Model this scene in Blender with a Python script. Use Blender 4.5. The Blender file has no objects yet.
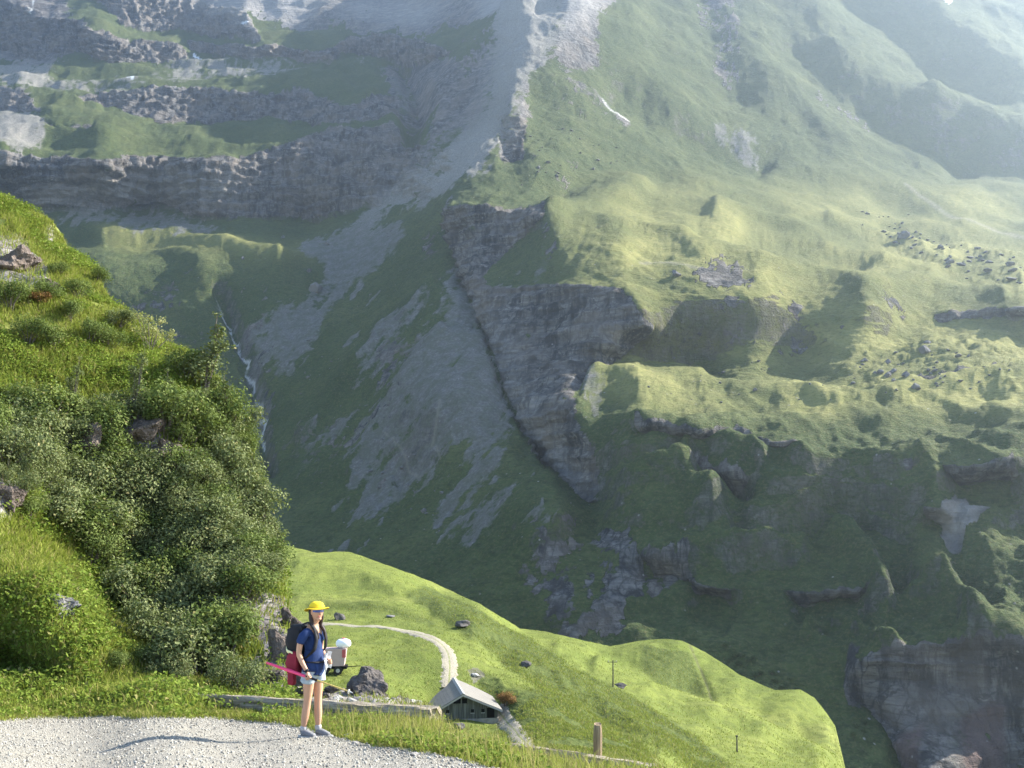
import bpy, bmesh, math, random
import numpy as np
from mathutils import Vector, Matrix
random.seed(7); rng = np.random.default_rng(11)
scene = bpy.context.scene
COL = scene.collection
# ------------------------------------------------------------------ camera geometry
F = 1050.0; PITCH = math.atan(116/1050.0)
cp, sp = math.cos(PITCH), math.sin(PITCH)
def ray(px, py, d):
    """world point at forward distance d seen in direction px,py (photo survey)"""
    px = np.asarray(px, float); py = np.asarray(py, float); d = np.asarray(d, float)
    u = (px-512)/F; v = (384-py)/F
    dy = cp - v*sp; dz = sp + v*cp
    return np.stack([d*u/dy, d*np.ones_like(u), d*dz/dy], -1)
def P(px, py, d): return Vector([float(t) for t in ray(px, py, d)])

cam_d = bpy.data.cameras.new('camera'); cam = bpy.data.objects.new('camera', cam_d); COL.objects.link(cam)
cam_d.sensor_width = 36; cam_d.lens = F*36/1024; cam_d.clip_end = 20000; cam_d.clip_start = 0.1
cam.rotation_euler = (math.pi/2+PITCH, 0, 0); scene.camera = cam

# ------------------------------------------------------------------ noise
def _h(ix, iy, iz, s):
    n = (ix*374761393 + iy*668265263 + iz*2147483647 + s*1274126177) & 0xffffffff
    n = ((n ^ (n >> 13))*1274126177) & 0xffffffff
    n = ((n ^ (n >> 15))*2246822519) & 0xffffffff
    return ((n ^ (n >> 16)) & 0xffff)/32767.5-1
def vnoise(p, s=0):
    p = np.asarray(p, float); i = np.floor(p).astype(np.int64); f = p-i; f = f*f*f*(f*(f*6-15)+10)
    r = 0
    for a in (0, 1):
        wa = f[..., 0] if a else 1-f[..., 0]
        for b in (0, 1):
            wb = f[..., 1] if b else 1-f[..., 1]
            for c in (0, 1):
                wc = f[..., 2] if c else 1-f[..., 2]
                r = r + wa*wb*wc*_h(i[..., 0]+a, i[..., 1]+b, i[..., 2]+c, s)
    return r
_q = np.linalg.qr(np.array([[1., .8, .3], [-.7, 1., .5], [.2, -.6, 1.]]))[0]; ROTN = _q
def fbm(p, wl, octs=4, s=0, gain=.5, ridged=False):
    p = np.asarray(p, float)/wl; r = 0; a = 1; t = 0
    for o in range(octs):
        p = p@ROTN; n = vnoise(p*(2.03**o)+o*17.3, s+o)
        if ridged: n = 1-2*np.abs(n)
        r = r+a*n; t += a; a *= gain
    return r/t
def noise2(x, y, wl, octs=3, s=0):
    return fbm(np.stack([x, y, np.zeros_like(x)], -1), wl, octs, s)

# ------------------------------------------------------------------ interpolation
class TPS:
    def __init__(self, pts, reg=1e-3, soft=.02):
        a = np.array(pts, float); self.xy = a[:, :2]/100; n = len(a); self.soft = soft
        K = self._k(self.xy)
        K += np.eye(n)*reg
        Pm = np.hstack([np.ones((n, 1)), self.xy])
        A = np.zeros((n+3, n+3)); A[:n, :n] = K; A[:n, n:] = Pm; A[n:, :n] = Pm.T
        b = np.concatenate([np.log(a[:, 2]), np.zeros(3)])
        self.w = np.linalg.solve(A, b)
    def _k(self, q):
        d2 = ((q[:, None, :]-self.xy[None])**2).sum(-1)
        # linear kernel mixed with tps: keeps creases reasonably crisp
        return -np.sqrt(d2+self.soft)
    def __call__(self, px, py):
        sh = np.shape(px); q = np.stack([np.ravel(px), np.ravel(py)], -1)/100
        out = np.empty(len(q))
        for i in range(0, len(q), 40000):
            c = q[i:i+40000]
            out[i:i+40000] = self._k(c) @ self.w[:len(self.xy)] + self.w[-3] + c @ self.w[-2:]
        return out.reshape(sh)
def inpoly(px, py, poly):
    r = np.zeros(np.shape(px), bool); n = len(poly); j = n-1
    for i in range(n):
        xi, yi = poly[i]; xj, yj = poly[j]
        if yi != yj:
            r ^= ((yi > py) != (yj > py)) & (px < (xj-xi)*(py-yi)/(yj-yi)+xi)
        j = i
    return r
def pdist(px, py, line):
    best = np.full(np.shape(px), 1e9)
    for (x0, y0), (x1, y1) in zip(line[:-1], line[1:]):
        dx, dy = x1-x0, y1-y0; L = dx*dx+dy*dy+1e-9
        t = np.clip(((px-x0)*dx+(py-y0)*dy)/L, 0, 1)
        best = np.minimum(best, np.hypot(px-x0-t*dx, py-y0-t*dy))
    return best
def blur(a, s, axis=None):
    if axis is None: return blur(blur(a, s, 0), s, 1)
    r = max(1, int(3*s)); k = np.exp(-.5*(np.arange(-r, r+1)/s)**2); k /= k.sum()
    a = np.moveaxis(a, axis, 0); n = a.shape[0]
    pad = np.concatenate([np.repeat(a[:1], r, 0), a, np.repeat(a[-1:], r, 0)])
    out = sum(k[i]*pad[i:i+n] for i in range(2*r+1))
    return np.moveaxis(out, 0, axis)
def sstep(a, b, x):
    t = np.clip((x-a)/(b-a), 0, 1); return t*t*(3-2*t)

# ------------------------------------------------------------------ object helpers
def tag(o, label=None, cat=None, group=None, kind=None):
    if label: o['label'] = label
    if cat: o['category'] = cat
    if group: o['group'] = group
    if kind: o['kind'] = kind
    return o
def empty(name, loc=(0, 0, 0), rz=0.0):
    o = bpy.data.objects.new(name, None); o.empty_display_size = .1
    o.location = loc; o.rotation_euler = (0, 0, rz); COL.objects.link(o); return o
def link_mesh(name, me, mat=None, parent=None, smooth=False):
    if mat: me.materials.append(mat)
    if smooth: me.polygons.foreach_set('use_smooth', np.ones(len(me.polygons), bool))
    o = bpy.data.objects.new(name, me); COL.objects.link(o)
    if parent: o.parent = parent
    return o
def np_mesh(name, V, faces, k):
    """fast mesh from arrays: V (n,3), faces (m,k)"""
    me = bpy.data.meshes.new(name); V = np.asarray(V, np.float32); faces = np.asarray(faces, np.int32)
    me.vertices.add(len(V)); me.vertices.foreach_set('co', V.ravel())
    me.loops.add(faces.size); me.loops.foreach_set('vertex_index', faces.ravel())
    me.polygons.add(len(faces)); me.polygons.foreach_set('loop_start', np.arange(0, faces.size, k, dtype=np.int32))
    me.polygons.foreach_set('loop_total', np.full(len(faces), k, np.int32))
    me.update(calc_edges=True); return me
def grid_faces(nr, nc):
    i = np.arange(nr*nc).reshape(nr, nc)
    return np.stack([i[:-1, :-1], i[:-1, 1:], i[1:, 1:], i[1:, :-1]], -1).reshape(-1, 4)
def attr(me, name, data):
    a = me.attributes.new(name, 'FLOAT_COLOR', 'POINT'); d = np.ones((len(me.vertices), 4), np.float32)
    d[:, :data.shape[1]] = data; a.data.foreach_set('color', d.ravel())
def grid_normals(W):
    du = np.gradient(W, axis=1); dv = np.gradient(W, axis=0)
    n = np.cross(du, dv); n /= np.linalg.norm(n, axis=-1, keepdims=True)+1e-9
    return n

# ------------------------------------------------------------------ shader helper
class NT:
    def __init__(self, name):
        self.m = bpy.data.materials.new(name); self.m.use_nodes = True; self.t = self.m.node_tree
        self.t.nodes.clear(); self.out = self.n('ShaderNodeOutputMaterial')
        self.b = self.n('ShaderNodeBsdfPrincipled'); self.l(self.b.outputs[0], self.out.inputs[0])
    def n(self, ty, **k):
        nd = self.t.nodes.new(ty)
        for a, v in k.items(): setattr(nd, a, v)
        return nd
    def l(self, a, b): self.t.links.new(a, b)
    def setin(self, sock, v):
        if isinstance(v, bpy.types.NodeSocket): self.l(v, sock)
        else:
            if isinstance(v, (tuple, list)) and len(v) == 3 and sock.type == 'RGBA': v = (*v, 1)
            sock.default_value = v
    def coord(self, kind='Object'): return self.n('ShaderNodeTexCoord').outputs[kind]
    def mapping(self, vec, scale=(1, 1, 1), rot=(0, 0, 0)):
        m = self.n('ShaderNodeMapping'); self.l(vec, m.inputs[0]); m.inputs['Scale'].default_value = scale
        m.inputs['Rotation'].default_value = rot; return m.outputs[0]
    def noise(self, vec, scale, detail=4, rough=.55, dist=0):
        m = self.n('ShaderNodeTexNoise'); self.l(vec, m.inputs['Vector']); m.inputs['Scale'].default_value = scale
        m.inputs['Detail'].default_value = detail; m.inputs['Roughness'].default_value = rough
        m.inputs['Distortion'].default_value = dist; return m.outputs[0]
    def voro(self, vec, scale, out='Distance', feature='F1'):
        m = self.n('ShaderNodeTexVoronoi', feature=feature); self.l(vec, m.inputs['Vector']); m.inputs['Scale'].default_value = scale
        return m.outputs[out]
    def math(self, op, a, b=0.0, c=0.0):
        m = self.n('ShaderNodeMath', operation=op); self.setin(m.inputs[0], a); self.setin(m.inputs[1], b); self.setin(m.inputs[2], c)
        return m.outputs[0]
    def ramp(self, fac, stops, interp='LINEAR'):
        m = self.n('ShaderNodeValToRGB'); cr = m.color_ramp; cr.interpolation = interp; self.setin(m.inputs[0], fac)
        while len(cr.elements) < len(stops): cr.elements.new(.5)
        for e, (p, c) in zip(cr.elements, stops):
            e.position = p; e.color = (*c, 1) if isinstance(c, (tuple, list)) else (c, c, c, 1)
        return m.outputs[0]
    def mix(self, fac, a, b, mode='MIX'):
        m = self.n('ShaderNodeMix', data_type='RGBA', blend_type=mode, clamp_factor=True)
        self.setin(m.inputs[0], fac); self.setin(m.inputs[6], a); self.setin(m.inputs[7], b); return m.outputs[2]
    def sep(self, col):
        m = self.n('ShaderNodeSeparateColor'); self.l(col, m.inputs[0]); return m.outputs
    def attr(self, name):
        m = self.n('ShaderNodeAttribute'); m.attribute_name = name; return m.outputs['Color']
    def bump(self, h, dist, strength=1.0, prev=None):
        m = self.n('ShaderNodeBump'); self.setin(m.inputs['Height'], h); m.inputs['Distance'].default_value = dist
        m.inputs['Strength'].default_value = strength
        if prev: self.l(prev, m.inputs['Normal'])
        return m.outputs[0]
    def done(self, col, rough=.9, normal=None, spec=.2):
        self.setin(self.b.inputs['Base Color'], col); self.setin(self.b.inputs['Roughness'], rough)
        self.b.inputs['Specular IOR Level'].default_value = spec
        if normal: self.l(normal, self.b.inputs['Normal'])
        return self.m
def plain(name, c, rough=.7, spec=.3, var=.15, scale=12, bump=0.0):
    n = NT(name); v = n.coord(); f = n.noise(v, scale, 4)
    col = n.mix(f, tuple(x*(1-var*1.5) for x in c), tuple(min(1, x*(1+var*1.5)) for x in c))
    return n.done(col, rough, n.bump(f, bump) if bump else None, spec)
# ================================================================== FAR TERRAIN (valley, cliffs, high slopes)
A = [(-300,900,500),(100,900,500),(400,900,450),(700,900,400),(1000,900,400),(1400,900,400),
 (-300,650,700),(100,620,720),(300,600,700),(450,620,640),(550,640,610),
 (-300,440,1000),(100,440,1340),(200,440,1260),(258,440,1120),(247,370,1260),(225,300,1400),(150,350,1360),(-300,300,1450),(60,300,1430),
 (100,262,1480),(200,262,1470),(280,268,1440),(90,240,1600),(200,243,1580),(300,250,1560),
 (0,212,1700),(150,215,1720),(300,222,1660),(380,215,1560),
 (-300,155,1680),(0,155,1700),(100,150,1740),(200,160,1780),(300,148,1840),(370,140,1830),
 (-300,110,2000),(0,110,2060),(100,105,2160),(200,108,2200),(300,95,2260),(380,85,2280),
 (0,60,2500),(100,45,2450),(250,50,2480),(400,40,2480),(-300,0,2800),(0,0,2750),(200,0,2900),(400,0,2850),
 (-300,-150,3400),(300,-150,3400),(800,-150,2800),(1400,-150,2800),
 (400,165,1720),(435,150,1750),(450,120,1850),(470,60,2100),(500,0,2350),
 (480,130,1700),(530,50,1950),(570,0,2150),(450,200,1430),(510,170,1500),
 (340,300,1360),(500,460,800),(520,500,720),(420,260,1330),(400,300,1230),(440,300,1140),(350,400,1080),(300,380,1180),(440,400,900),(470,350,980),(500,430,850),(400,500,850),(480,500,770),
 (300,500,960),(560,520,660),(520,580,650),(330,350,1200),
 (600,150,1700),(700,150,1900),(800,160,2020),(900,170,2080),(1024,180,2120),(1400,180,2200),
 (600,60,2000),(650,0,2400),(750,60,2280),(850,60,2380),(850,0,2650),(1024,60,2450),(1024,0,2700),(1400,0,2700)]
B = [(450,207,1290),(480,208,1275),(520,210,1255),(545,210,1240),(560,202,1440),(620,185,1560),(700,185,1700),(850,195,1850),(1024,205,1950),(1400,205,2050),
 (540,236,1150),(560,232,1135),(620,238,1120),(700,255,1090),(760,268,1085),(870,292,1090),(1024,302,1120),(1400,310,1120),
 (640,215,1380),(760,230,1440),(880,245,1530),(1024,250,1640),
 (1024,345,1070),(900,352,1040),(800,365,1020),(700,372,990),(650,374,950),(605,384,890),(1400,350,1070),
 (575,402,800),(640,407,765),(700,426,735),(800,432,735),(900,436,735),(1024,430,755),(1400,430,755),
 (600,470,742),(700,465,728),(850,490,716),(1024,490,720),(1400,490,720),
 (620,512,690),(700,506,682),(700,560,668),(850,540,708),(1024,535,714),(1400,540,714),
 (560,600,620),(640,640,610),(750,640,620),(880,612,636),(1024,615,640),(1400,620,640),
 (780,700,580),(900,680,600),(1024,680,610),(850,768,540),(1024,768,590),(1400,768,590),(700,900,400),(1000,900,400),(1400,900,400),(500,900,450),
 (455,235,1265),(468,270,1150),(485,320,1040),(500,370,940),(540,450,830),(580,495,755),(540,640,610),
 (500,285,1090),(540,300,1030),(500,250,1180),(600,292,1000),(640,300,975),(560,370,900),(600,350,910),(640,330,935),(590,430,770)]
BP = [(450,203),(500,206),(545,207),(560,200),(620,180),(700,172),(1500,185),(1500,1000),(480,1000),(520,640),(545,570),(590,515),
      (585,498),(570,482),(545,468),(520,430),(500,385),(485,345),(475,310),(468,280),(455,262),(450,240),(447,215)]
def axis(a, b, step, m0, m1, grow=1.12):
    c = list(np.arange(a, b, step)); s = step; x = a
    lo = []
    while x > m0: s *= grow; x -= s; lo.append(x)
    s = step; x = c[-1]; hi = []
    while x < m1: s *= grow; x += s; hi.append(x)
    return np.array(lo[::-1]+c+hi)
gx = axis(-12, 1036, 1.45, -330, 1180); gy = axis(-8, 768, 1.3, -26, 900)[::-1]   # rows from bottom to top
GX, GY = np.meshgrid(gx, gy)
wx = GX + 5*noise2(GX, GY, 26, 4, 3); wy = GY + 4*noise2(GX, GY, 22, 4, 9)          # natural, ragged outlines
wxl = GX + 2.5*noise2(GX, GY, 14, 3, 5); wyl = GY + 2.0*noise2(GX, GY, 12, 3, 6)
LA = TPS(A)(GX, GY); LB = TPS(B)(GX, GY)
LB = LB-.13*np.clip((GX-600)/424, -.12, 1.3)*sstep(212, 300, GY)       # the whole shelf swings toward the viewer on the right
mB = inpoly(wxl, wyl, BP).astype(float)
soft = blur(mB, 14); sharp = blur(mB, .7)
edge = sstep(575, 548, GX)*sstep(530, 500, GY)
w = sharp*edge+soft*(1-edge)
LD = LA*(1-w)+LB*w

def mask(polys, bl=1.5, ragged=1.0):
    m = np.zeros_like(GX)
    X = GX+(wx-GX)*ragged; Y = GY+(wy-GY)*ragged
    for q in polys:
        s = 1.0
        if isinstance(q, dict): s = q['s']; q = q['p']
        m = np.maximum(m, s*inpoly(X, Y, q))
    return blur(m, bl)
cliffs = [
 [(-20,150),(60,158),(150,160),(230,162),(290,143),(340,128),(400,128),(412,172),(380,200),(330,213),(200,216),(150,203),(50,207),(-20,200)],
 [(60,100),(100,93),(170,88),(300,98),(350,108),(402,98),(400,124),(330,126),(230,124),(160,126),(120,112),(85,108)],
 [(28,28),(60,30),(75,52),(110,66),(190,62),(178,46),(120,40),(60,18)],
 [(95,-6),(120,-6),(245,8),(262,36),(235,38),(190,34),(120,28)],
 [(-10,90),(28,93),(45,119),(-10,114)],
 [(330,52),(350,36),(380,32),(420,35),(448,50),(456,60),(430,62),(370,56)],
 [(185,40),(262,44),(340,50),(335,62),(255,58),(190,52)],
 [(40,128),(92,128),(90,137),(50,138)],
 [(85,44),(30,10),(-12,-10),(-12,46),(40,66)],
 [(394,150),(412,140),(450,150),(452,170),(430,200),(398,188)],
 [(448,206),(545,207),(545,222),(498,262),(478,290),(468,275),(455,262),(450,240)],
 [(452,255),(466,262),(482,278),(500,296),(490,345),(478,310),(466,285)],
 [(478,292),(560,283),(625,290),(650,330),(640,345),(575,394),(580,420),(600,470),(600,508),(588,506),(560,480),(530,445),(505,385),(485,330)],
 [(500,120),(524,122),(524,165),(500,168)],
]
cliffs2 = [
 [(850,682),(870,655),(930,640),(1040,650),(1040,790),(920,800),(890,740),(860,700)],
 [(690,578),(730,586),(735,600),(700,596)], [(640,556),(690,572),(688,584),(650,575)],
 [(783,592),(860,590),(866,600),(800,606)],
 [(940,465),(1010,458),(1018,480),(960,494)],
 [(925,505),(950,515),(952,528),(925,522)],
 [(690,476),(730,470),(752,484),(735,490),(700,484)],
 [(880,385),(1000,368),(1010,385),(930,398)],
 [(630,418),(700,432),(800,440),(790,450),(700,446),(640,436)],
 [(930,318),(1030,305),(1030,314),(940,326)],
]
S1 = mask(cliffs, 1.0); S2 = mask(cliffs2, 1.5)
CL = np.clip(S1+S2, 0, 1)
cyc = np.abs(np.gradient(gy))[:, None]
I1 = np.cumsum(-(S1*.0026+S2*.0030)*cyc, 0)
I1 = blur(I1, 4, 1)
LD = LD + I1-blur(I1, 24, 0)          # steep faces with flatter ground above and below
# landform strokes: (amplitude m upward, half width px, line)
STR = [
 (9,7,[(85,232),(130,233),(180,238),(230,252),(280,262)]), (7,6,[(280,262),(340,256)]),
 (-5,6,[(110,240),(160,246),(210,250)]),
 (-18,8,[(222,290),(238,335),(258,385),(262,430),(268,470)]),
 (14,10,[(560,215),(620,196),(640,190)]),
 (10,8,[(545,212),(590,222),(640,230),(700,246),(760,262),(870,286),(1000,296)]),
 (12,10,[(720,212),(790,225),(850,245),(900,270),(930,280)]), (-10,9,[(700,232),(780,245),(860,268)]),
 (9,7,[(830,215),(880,232),(920,250),(945,272),(1020,280)]), (-9,8,[(880,222),(930,235),(980,260)]),
 (11,9,[(590,390),(640,392),(700,388),(780,395),(860,405),(940,400),(1024,385)]),
 (9,10,[(600,385),(640,378),(700,380)]),
 (15,9,[(690,470),(730,460),(762,470)]), (-12,8,[(700,488),(745,492)]), (16,13,[(835,545),(865,570),(885,600)]), (13,12,[(800,520),(850,505)]), (14,11,[(930,590),(960,610),(985,650)]),
 (20,17,[(630,500),(680,485),(715,500),(712,530)]), (-10,10,[(735,520),(750,545)]),
 (6,9,[(925,450),(945,480),(958,510),(965,530),(958,570)]), (-8,14,[(900,480),(905,540),(900,600)]),
 (5,16,[(985,540),(1000,590),(1010,640),(980,640)]), (-10,10,[(955,520),(962,580)]),
 (8,6,[(800,640),(830,625),(870,640),(900,650)]), (9,6,[(870,610),(930,600),(960,590)]),
 (13,11,[(690,565),(740,558),(800,560)]), (12,10,[(620,470),(660,455),(700,452)]),
 # high slopes, upper right: spurs and gullies
 (26,20,[(800,-20),(830,40),(870,80),(930,120)]), (-24,18,[(790,55),(830,95),(880,120),(960,150)]),
 (26,22,[(900,-20),(950,30),(1024,80)]), (-20,18,[(700,-20),(715,60),(740,90)]),
 (24,24,[(640,-20),(630,50),(680,110)]), (-26,14,[(620,90),(690,140),(760,160)]),
 (18,20,[(760,60),(800,110),(850,140)]), (-20,18,[(860,-10),(900,40),(1000,95)]),
 (26,16,[(940,110),(1024,140)]), (-22,10,[(960,160),(1030,172)]),
 (30,12,[(440,100),(470,60),(520,10),(530,-20)]), (12,15,[(520,-10),(525,60),(510,130)]),
 (-30,10,[(405,60),(420,110),(410,150)]), (-22,9,[(330,70),(390,100),(410,130)]),
 (30,16,[(300,90),(360,80),(392,118)]),
 (7,6,[(350,470),(380,410),(440,330)]),
 (10,8,[(300,440),(360,360),(430,290)]), (-10,8,[(400,470),(450,400)]),
 (12,6,[(95,110),(60,100),(20,88)]), (14,8,[(0,140),(100,135),(200,140),(280,128)]),
]
Ws = ray(GX, GY, np.exp(LD))
H = np.zeros_like(GX)
for amp, wd, ln in STR:
    d = pdist(GX+(wx-GX)*.9, GY+(wy-GY)*.9, ln); H += amp*np.exp(-(d/wd)**2)
dist = np.exp(LD)
near = np.clip(dist/1500, .25, 1.5)
q = Ws.copy()
soft_ = blur(inpoly(GX, GY, [(545,205),(640,170),(1100,175),(1100,300),(870,290),(760,264),(640,235),(560,228)])*1.0+inpoly(GX, GY, [(60,225),(340,250),(340,275),(200,272),(60,262)])*.9+inpoly(GX, GY, [(580,410),(590,375),(700,368),(860,380),(1100,360),(1100,425),(850,425),(700,415)])*1.0, 8)
H += 15*near*fbm(q, 190, 3, 21) + (1-.75*soft_)*(4.5*near*fbm(q, 45, 3, 31) + 2.0*fbm(q, 12, 3, 41) + .7*fbm(q, 5, 2, 43))
bands = fbm(np.stack([GX*.95+GY*.9, (GY-.30*(GX-800))*3.4, 0*GX], -1), 75, 3, 45)      # long low swells running down to the right
H += soft_*11*bands*near
# gully texture on the steep high slopes: noise stretched down the fall line
gul = (GY < 190)*1.0; gul = blur(gul, 10)
rg = fbm(q*np.array([1, .35, .35]), 95, 4, 51, ridged=True)
H += 6*gul*rg*sstep(420, 560, GX) + 8*gul*rg*(1-sstep(420, 560, GX))
# knobbly moraine ground on the plateau and bench
kn = mask([[(850,225),(900,225),(1030,250),(1030,292),(960,280),(900,265)], [(850,350),(1030,330),(1030,405),(900,400),(840,385)],
           [(880,560),(1040,520),(1040,660),(790,650),(760,600)]], 5)
tl = sstep(440, 380, GX)*sstep(222, 205, GY)
H += tl*(5.0*np.sin(2*math.pi*(Ws[..., 2]+26*fbm(q, 240, 3, 65))/62)+1.3*np.sin(2*math.pi*(Ws[..., 2]+10*fbm(q, 90, 3, 66))/21))
sh = sstep(560, 640, GX)*sstep(380, 420, GY)
H += sh*(2.2*np.sin(2*math.pi*(Ws[..., 2]+16*fbm(q, 90, 3, 67))/24)+7*fbm(q*np.array([1, .5, .5]), 42, 4, 68, ridged=True))
H += (1-tl)*2.0*fbm(q, 22, 4, 69, ridged=True)
H += kn*4.0*fbm(q, 14, 3, 61, ridged=True)
tr = mask([[(640,290),(760,275),(1030,305),(1030,345),(860,350),(800,370),(640,375)], [(600,440),(1030,440),(1030,560),(600,560)]], 6)
H += tr*.45*np.sin(Ws[..., 2]/1.05+9*fbm(q, 40, 3, 71))*sstep(-.2,.4,fbm(q,80,2,75)+.2)
N = grid_normals(Ws)
sgn = np.sign(N[..., 2].mean()); N *= sgn
W3 = Ws.copy(); W3[..., 2] += H*(1-CL*.7)
def streaks(ang, wl, ratio, seed):
    c, s_ = math.cos(math.radians(ang)), math.sin(math.radians(ang))
    return fbm(np.stack([GX*c-GY*s_, (GX*s_+GY*c)*1.0/ratio*1.0, 0*GX], -1), wl, 5, seed, .6)
stL = streaks(-38, 7, 6, 101); stR = streaks(8, 8, 4, 111)           # left flank runs down-left, right flank straight down
wL = sstep(620, 480, GX); st = stL*wL+stR*(1-wL)
W3[..., 2] += (3.2*streaks(-38, 14, 7, 141)+2.4*stL)*sstep(640, 520, GX)*sstep(255, 300, GX-.0*GY)*sstep(190, 240, GY)*(1-CL)
W3[..., 2] += 4.0*streaks(-50, 12, 6, 151)*sstep(400, 440, GX)*sstep(570, 540, GX)*sstep(215, 190, GY)*(1-CL*.6)
# ledges and ribs of bare cliff, pushed out along the horizontal normal
cn = N.copy(); cn[..., 2] *= .3
rib = fbm(q*np.array([1, 1, .22]), 26, 4, 81, ridged=True)
strata = np.abs(((q[..., 2]+6*fbm(q, 90, 3, 91))/17) % 1-.35)*5-1.5+1.2*np.abs(((q[..., 2]+3*fbm(q, 50, 3, 93))/6.3) % 1-.3)
W3 += cn*(CL*near*(13*rib+2.6*strata+8*fbm(q, 60, 3, 95)+3*fbm(q*np.array([1, 1, .35]), 9, 3, 97, ridged=True)))[..., None]

# surface kinds
ROCK = [[(-20,-20),(60,-20),(75,15),(60,30),(80,60),(40,70),(-20,66)], [(-20,-20),(640,-20),(600,20),(560,60),(520,60),(500,20),(460,20),(420,30),(300,30),(250,10),(100,-4)],
 [(380,60),(450,60),(460,90),(410,130),(395,110)], [(450,95),(500,40),(530,80),(520,170),(500,168),(470,130),(455,165),(420,200),(400,180),(430,130)],
 dict(s=.55, p=[(690,-20),(745,-20),(738,90),(712,72)]), [(930,240),(950,235),(950,248)],
 [(595,20),(560,55),(560,75),(600,70)], [(590,92),(615,100),(640,128),(620,122)], dict(s=.5, p=[(800,85),(850,98),(885,130),(860,132),(820,104)]),
 dict(s=.62, p=[(545,545),(615,532),(680,565),(690,595),(630,600),(640,640),(560,650),(520,600),(510,575)]), [(705,262),(745,266),(756,284),(720,286),(682,276)],
 [(940,500),(1000,505),(990,530),(960,540),(955,575),(948,570),(940,530)],
 [(500,120),(524,122),(520,175),(502,168)],
]
SCREE = [[(-20,115),(40,120),(55,150),(-20,150)], [(-20,65),(45,70),(60,78),(140,76),(180,82),(100,92),(20,92),(-20,85)], [(180,60),(260,60),(330,68),(300,76),(180,80),(160,74)],
 [(345,68),(375,56),(365,76),(350,80)], [(375,56),(400,62),(418,90),(412,125),(400,110)],
 [(505,-20),(560,-20),(560,40),(540,70),(505,130),(490,170),(450,200),(400,205),(330,235),(300,245),(370,205),(430,160),(480,110)],
 [(300,248),(390,215),(400,240),(380,270),(330,276),(290,262)], [(60,208),(150,206),(200,220),(260,232),(200,238),(100,226),(50,222)],
 [(240,330),(300,315),(305,330),(260,350),(268,400),(270,450),(255,440),(250,370)], [(215,290),(226,292),(244,340),(236,345)],
 dict(s=.95, p=[(450,280),(475,265),(485,340),(505,385),(525,430),(490,430),(450,440),(430,420),(420,380)]), dict(s=.8, p=[(430,330),(450,440),(430,470),(400,500),(360,525),(350,500),(350,440),(400,370)]),
 dict(s=.6, p=[(470,440),(510,430),(520,500),(480,560),(430,545),(440,490)]), [(380,330),(440,285),(400,340),(350,410),(330,470),(330,440)],
 [(700,110),(760,140),(790,152),(740,150)], [(600,90),(640,120),(650,130),(610,110)], [(330,280),(345,290),(335,310),(318,305)],
 [(265,330),(280,300),(330,300),(310,345),(290,380)],
]
BROWN = [[(958,720),(990,700),(1005,705),(1000,770),(962,780)], [(905,735),(925,720),(915,790),(900,790)]]
PALE = [[(945,505),(990,508),(985,525),(962,535),(955,575),(948,570),(944,520)], [(598,94),(606,94),(635,118),(630,122)], dict(s=.6, p=[(486,300),(496,300),(512,350),(534,405),(572,465),(600,500),(588,500),(556,474),(526,436),(503,384),(488,335)]),
 [(352,70),(372,58),(365,74)], [(470,-20),(620,-20),(600,20),(530,50),(480,20)], [(400,0),(460,0),(420,24),(330,20),(340,4)], [(150,-12),(330,-12),(300,30),(260,25)],
 [(-20,115),(40,120),(55,150),(-20,150)], [(-20,65),(45,70),(60,78),(140,76),(180,72),(260,64),(330,70),(300,78),(180,84),(100,92),(20,92),(-20,85)], [(505,-20),(560,-20),(560,40),(540,70),(505,130),(490,170),(450,200),(400,205),(350,228),(370,205),(430,160),(480,110)], [(30,195),(140,178),(250,182),(240,195),(130,196),(40,205)]]
rk = np.maximum(CL*.95, mask(ROCK, 5)); sc = mask(SCREE, 7, 2.2); br = mask(BROWN, 2); pl = mask(PALE, 7, 2.2)
# broken scree / turf boundaries, streaked down the fall line of each slope
sc0 = sc.copy(); fine = fbm(q, 9, 4, 121, .65); mid = fbm(q, 60, 4, 131, .6)
st = st*(1-.8*sstep(430, 330, GX)*sstep(215, 180, GY))
sc = sstep(.12, .82, sc + .6*st*np.minimum(1, sc*3)+.4*fine*np.minimum(1, sc*3)+.35*mid*np.minimum(1, sc*3))
extra = sstep(.22, .42, st*.8+mid*.6)*.8*sstep(660, 560, GX)*sstep(230, 300, GY)     # loose bare streaks on the left flank
extra = extra*sstep(270, 330, GX)
sc = np.maximum(sc, extra)
rk = sstep(.38, .66, rk + (.55*fine+.35*mid+.35*st)*np.minimum(1, rk*3))
rk *= 1-.85*sc0*sstep(385, 410, GX)*sstep(590, 560, GX)*sstep(230, 205, GY)
outc = (1-.7*sstep(560, 620, GX)*sstep(190, 160, GY))*sstep(.30, .5, mid*.8+fine*.6+.25*rg)*sstep(.80, .62, np.abs(N[..., 2]))      # crags breaking through steep turf
rk = np.maximum(rk, outc*.9)
dry = sstep(520, 640, GX)*sstep(450, 330, GY)*sstep(165, 215, GY)*.85 + mask([[(90,226),(320,250),(320,266),(240,262),(100,240)]], 4)*.7  # yellow turf plus sunlit brightness painted into plateau and valley crest
dry = np.maximum(dry, mask([[(580,402),(600,376),(860,380),(1030,358),(1030,418),(850,420),(700,412)]], 5)*1.1)  # the sunlit look of the bench, painted into its turf colour
dry = np.clip(dry*np.clip(.75+1.1*bands, .35, 1.25), 0, 1)  # swells also paint bright and dim bands into the turf
snow = np.zeros_like(GX)
for ln, wd in (([(941,3),(947,3),(951,8),(949,11),(945,6)], 2.2), ([(194,57),(203,61)], 1.1), ([(245,25),(249,24)], 1.1), ([(129,80),(134,81)], 1.2)):
    snow = np.maximum(snow, (pdist(wxl, wyl, ln) < wd)*1.0)
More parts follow.
